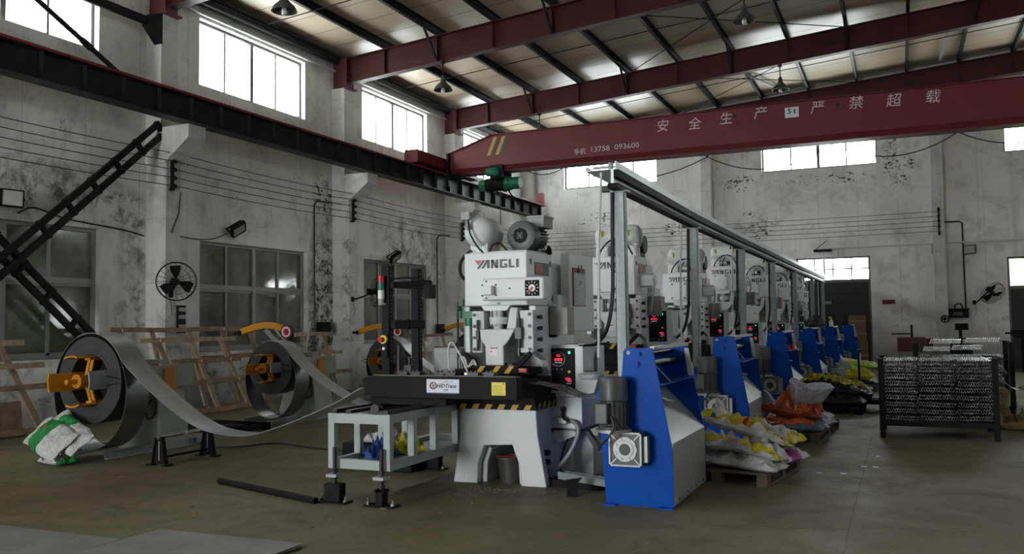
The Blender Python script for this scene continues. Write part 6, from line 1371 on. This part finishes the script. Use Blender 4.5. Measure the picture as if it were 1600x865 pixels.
mb = MB(); mb.bx(-.16, .1, -.125, -.12, -.06, .05); obj('face_plate', mb, M_grey, t)
t = thing('bench_drill', 'dark bench drill standing below the black wall box', 'drill', (1.62, 29.9, 0))
mb = MB(); mb.bx(-.3, .3, -.2, .3, 0, .8); obj('base_cabinet', mb, M_blacksteel, t, bevel=.01)
mb = MB(); mb.cyl((0, .1, .8), (0, .1, 1.4), .045, n=14); mb.bx(-.14, .2, -.2, .3, 1.22, 1.42); mb.cyl((-.02, -.1, .98), (-.02, -.1, 1.25), .04, n=12); mb.bx(-.15, .15, -.2, .1, .95, .98); obj('drill_head', mb, M_blacksteel, t, bevel=.01)
t = thing('wall_valve', 'dark round valve on the back pilaster above the crates', 'valve', (1.22, YB-.50, 1.56))
mb = MB(); mb.ring((0, -.05, 0), (0, -.02, 0), .12, .09, 20); mb.cyl((0, -.05, 0), (0, .05, 0), .05, n=12); mb.bx(-.1, .1, -.045, -.03, -.01, .01); mb.bx(-.01, .01, -.045, -.03, -.1, .1); obj('hand_wheel', mb, M_blacksteel, t)
conduit([(1.2, YB-.05, 4.62), (1.75, YB-.05, 4.62), (1.83, YB-.05, 4.56), (1.84, YB-.05, 1.9)], .025, M_bolt, 'dark conduit dropping from the right insulator bracket to the black wall box')
t = thing('parts_washer', 'burgundy-topped machine behind the front crate, left', 'machine', (.25, 28.4, 0))
mb = MB(); mb.bx(-.38, .34, -.3, .3, 0, .62); obj('lower_body', mb, M_boxgrey, t, bevel=.01)
mb = MB(); mb.bx(-.40, .36, -.32, .32, .62, 1.04); mb.bx(.36, .55, -.2, .2, .7, 1.0); obj('upper_body', mb, M_burg, t, bevel=.01)
mb = MB(); mb.tube([(-.55, 0, 1.14), (-.1, 0, 1.14), (-.02, 0, 1.14)], .02, 7); mb.cyl((0, 0, 1.04), (0, 0, 1.4), .03, n=10); obj('lever', mb, M_blacksteel, t)
mb = MB(); mb.prism([(1.15, 0), (1.32, 0), (1.28, .98), (1.22, .98)], 'y', 27.0, 27.05); tag(obj('steel_post', mb, M_black), 'thin black plate standing upright behind the crates', 'post')
t = thing('bench_vise', 'dark bench vise on a stand at the right picture edge', 'vise', (3.25, 29.4, 0))
mb = MB(); mb.bx(-.25, .6, -.3, .3, .98, 1.05); mb.bx(-.1, 0, -.05, .05, 0, .98); mb.bx(.4, .5, -.05, .05, 0, .98); obj('stand', mb, M_blacksteel, t)
mb = MB(); mb.bx(-.35, .1, -.1, .1, 1.05, 1.22); mb.bx(.15, .4, -.12, .12, 1.05, 1.27); mb.cyl((-.5, 0, 1.12), (.2, 0, 1.12), .03, n=10); obj('vise_jaws', mb, M_blacksteel, t)
for i, (x, y, z, w_, h_) in enumerate(((-1.33, 29.9, 0, .62, .9), (-1.33, 29.9, .9, .55, .45), (-1.30, 29.85, 1.35, .5, .36))):
    t = thing('cardboard_box', 'brown cardboard box in the stack at the dark doorway, %s' % ('lowest', 'middle', 'topmost')[i], 'box', (x, y, z), 0, 'cardboard boxes stacked at the doorway')
    mb = MB(); mb.bx(-w_/2, w_/2, -.25, .25, 0, h_-.004); obj('carton', mb, M_card, t, bevel=.006)
    mb = MB(); mb.bx(-w_/2-.001, w_/2+.001, -.252, .252, h_*.47, h_*.55); obj('tape', mb, paint('tan_tape', (.42, .30, .18), .4), t)
# ================================================================== things on the floor
mb = MB(); mb.ring((-6.46, 7.09, .03), (-4.88, 6.58, .03), .03, .022, 14); tag(obj('steel_tube', mb, M_blacksteel), 'dark steel tube lying on the floor left of the white table', 'tube')
t = thing('scrap_bucket', 'dark bucket with red handle grip under the arch of the first press', 'bucket', (-3.66, 8.17, 0))
mb = MB(); mb.lathe([(0, 0), (.11, 0), (.135, .25), (.145, .25), (.145, .265), (.125, .265), (.10, .02), (0, .02)], (0, 0, 0), (0, 0, 1), 24); obj('pail', mb, paint('grey_brown_pail', (.055, .05, .042), .5), t)
mb = MB(); mb.tube(sm_path([(-.14, 0, .25), (-.12, -.1, .27), (0, -.15, .28), (.12, -.1, .27), (.14, 0, .25)]), .005, 5); obj('bail', mb, M_redp, t)
mb = MB(); mb.bx(-.32, .32, -.05, .05, 0, .006); mb.bx(-.32, .32, -.05, -.044, .006, .07); mb.bx(-.32, .32, .044, .05, .006, .07); o = obj('steel_channel', mb, M_galv, None, (-2.83, 8.05, .07), D(-24)); tag(o, 'short pale steel channel lying between the press and the blue machine', 'channel')
mb = MB(); mb.bx(-.3, .3, -.09, .09, 0, .07); o = obj('dark_block', mb, M_blacksteel, None, (-2.98, 8.15, 0), D(-8)); tag(o, 'black steel block on the floor under the short channel', 'block')
mb = MB(); mb.prism([(-.05, 0), (.05, 0), (.04, .12), (.09, .17), (-.06, .15)], 'y', -.02, .02); o = obj('small_bracket', mb, M_blacksteel, None, (-2.83, 7.70, 0), D(15)); tag(o, 'small black bracket standing on the floor beside the blue machine', 'bracket')
mb = MB(); mb.bx(-.5, .5, -.25, .25, 0, .005); o = obj('floor_plate', mb, M_blacksteel, None, (-2.65, 8.3, 0), D(-6)); tag(o, 'thin dark plate on the floor left of the first blue machine', 'plate')
p_ = [onZ(x, y, .012) for x, y in ((338, 699), (380, 697), (430, 692), (480, 698), (520, 702), (545, 702))]
conduit(sm_path(p_), .011, M_cable, 'black cable lying on the floor from the roller stand to the white table', 'cable', 'floor_cable')
mb = MB(); mb.bx(-8.2, -5.46, 3.2, 4.95, 0, .008); tag(obj('metal_sheet', mb, M_sheet), 'dusty grey sheet flat on the floor, adjoining the sheet with a lifted edge', 'sheet')
mb = MB(); mb.add([(-5.46, 3.8, 0), (-4.1, 3.8, 0), (-4.07, 5.28, 0), (-5.43, 5.3, 0), (-5.46, 3.8, .012), (-4.1, 3.8, .012), (-4.02, 5.27, .03), (-5.43, 5.3, .012)], [(0, 3, 2, 1), (4, 5, 6, 7), (0, 1, 5, 4), (1, 2, 6, 5), (2, 3, 7, 6), (3, 0, 4, 7)]); mb.bx(-4.1, -4.06, 4.4, 5.27, .0, .022)
tag(obj('metal_sheet', mb, M_sheet), 'dusty grey floor sheet with one dark lifted edge', 'sheet')
rnd = random.Random(11); mb = MB()
for i in range(300):
    if i < 160: a = rnd.uniform(0, 6.28); r = abs(rnd.gauss(0, .38)); x, y = -3.55+r*math.cos(a)*1.2, 7.75+r*math.sin(a)*.6
    else: x, y = rnd.uniform(-6.5, 2), rnd.uniform(4.2, 12)
    s = rnd.uniform(.002, .005) if i < 160 else rnd.uniform(.002, .007); mb.cb((x, y, .003), (s*2, s, .004), rz=rnd.uniform(0, 3))
tag(obj('metal_chips', mb, M_galv), 'pale metal chips strewn on the floor around the first press', 'chips', kind='stuff')
mb = MB()
for i in range(70):
    s = rnd.uniform(.012, .03); mb.cb((rnd.uniform(-8, 2.5), rnd.uniform(4.2, 13), .004), (s*2.2, s*.7, .006), rz=rnd.uniform(0, 3))
tag(obj('dark_crumbs', mb, M_wood), 'dark splinters and crumbs strewn over the concrete floor', 'debris', kind='stuff')
for i, (px, py, a) in enumerate(((1350, 729, 1), (1368, 730, 0), (1372, 713, 2), (1318, 740, .5), (1280, 739, .3))):
    q = onZ(px, py, 0); mb = MB(); mb.cb((0, 0, .004), (.06, .02, .006), rz=a*.4); o = obj('paper_scrap', mb, M_dial, None, (q.x, q.y, 0)); tag(o, 'white paper scrap on the floor between the first pallet and the black crate', 'scrap', 'white scraps in the aisle')
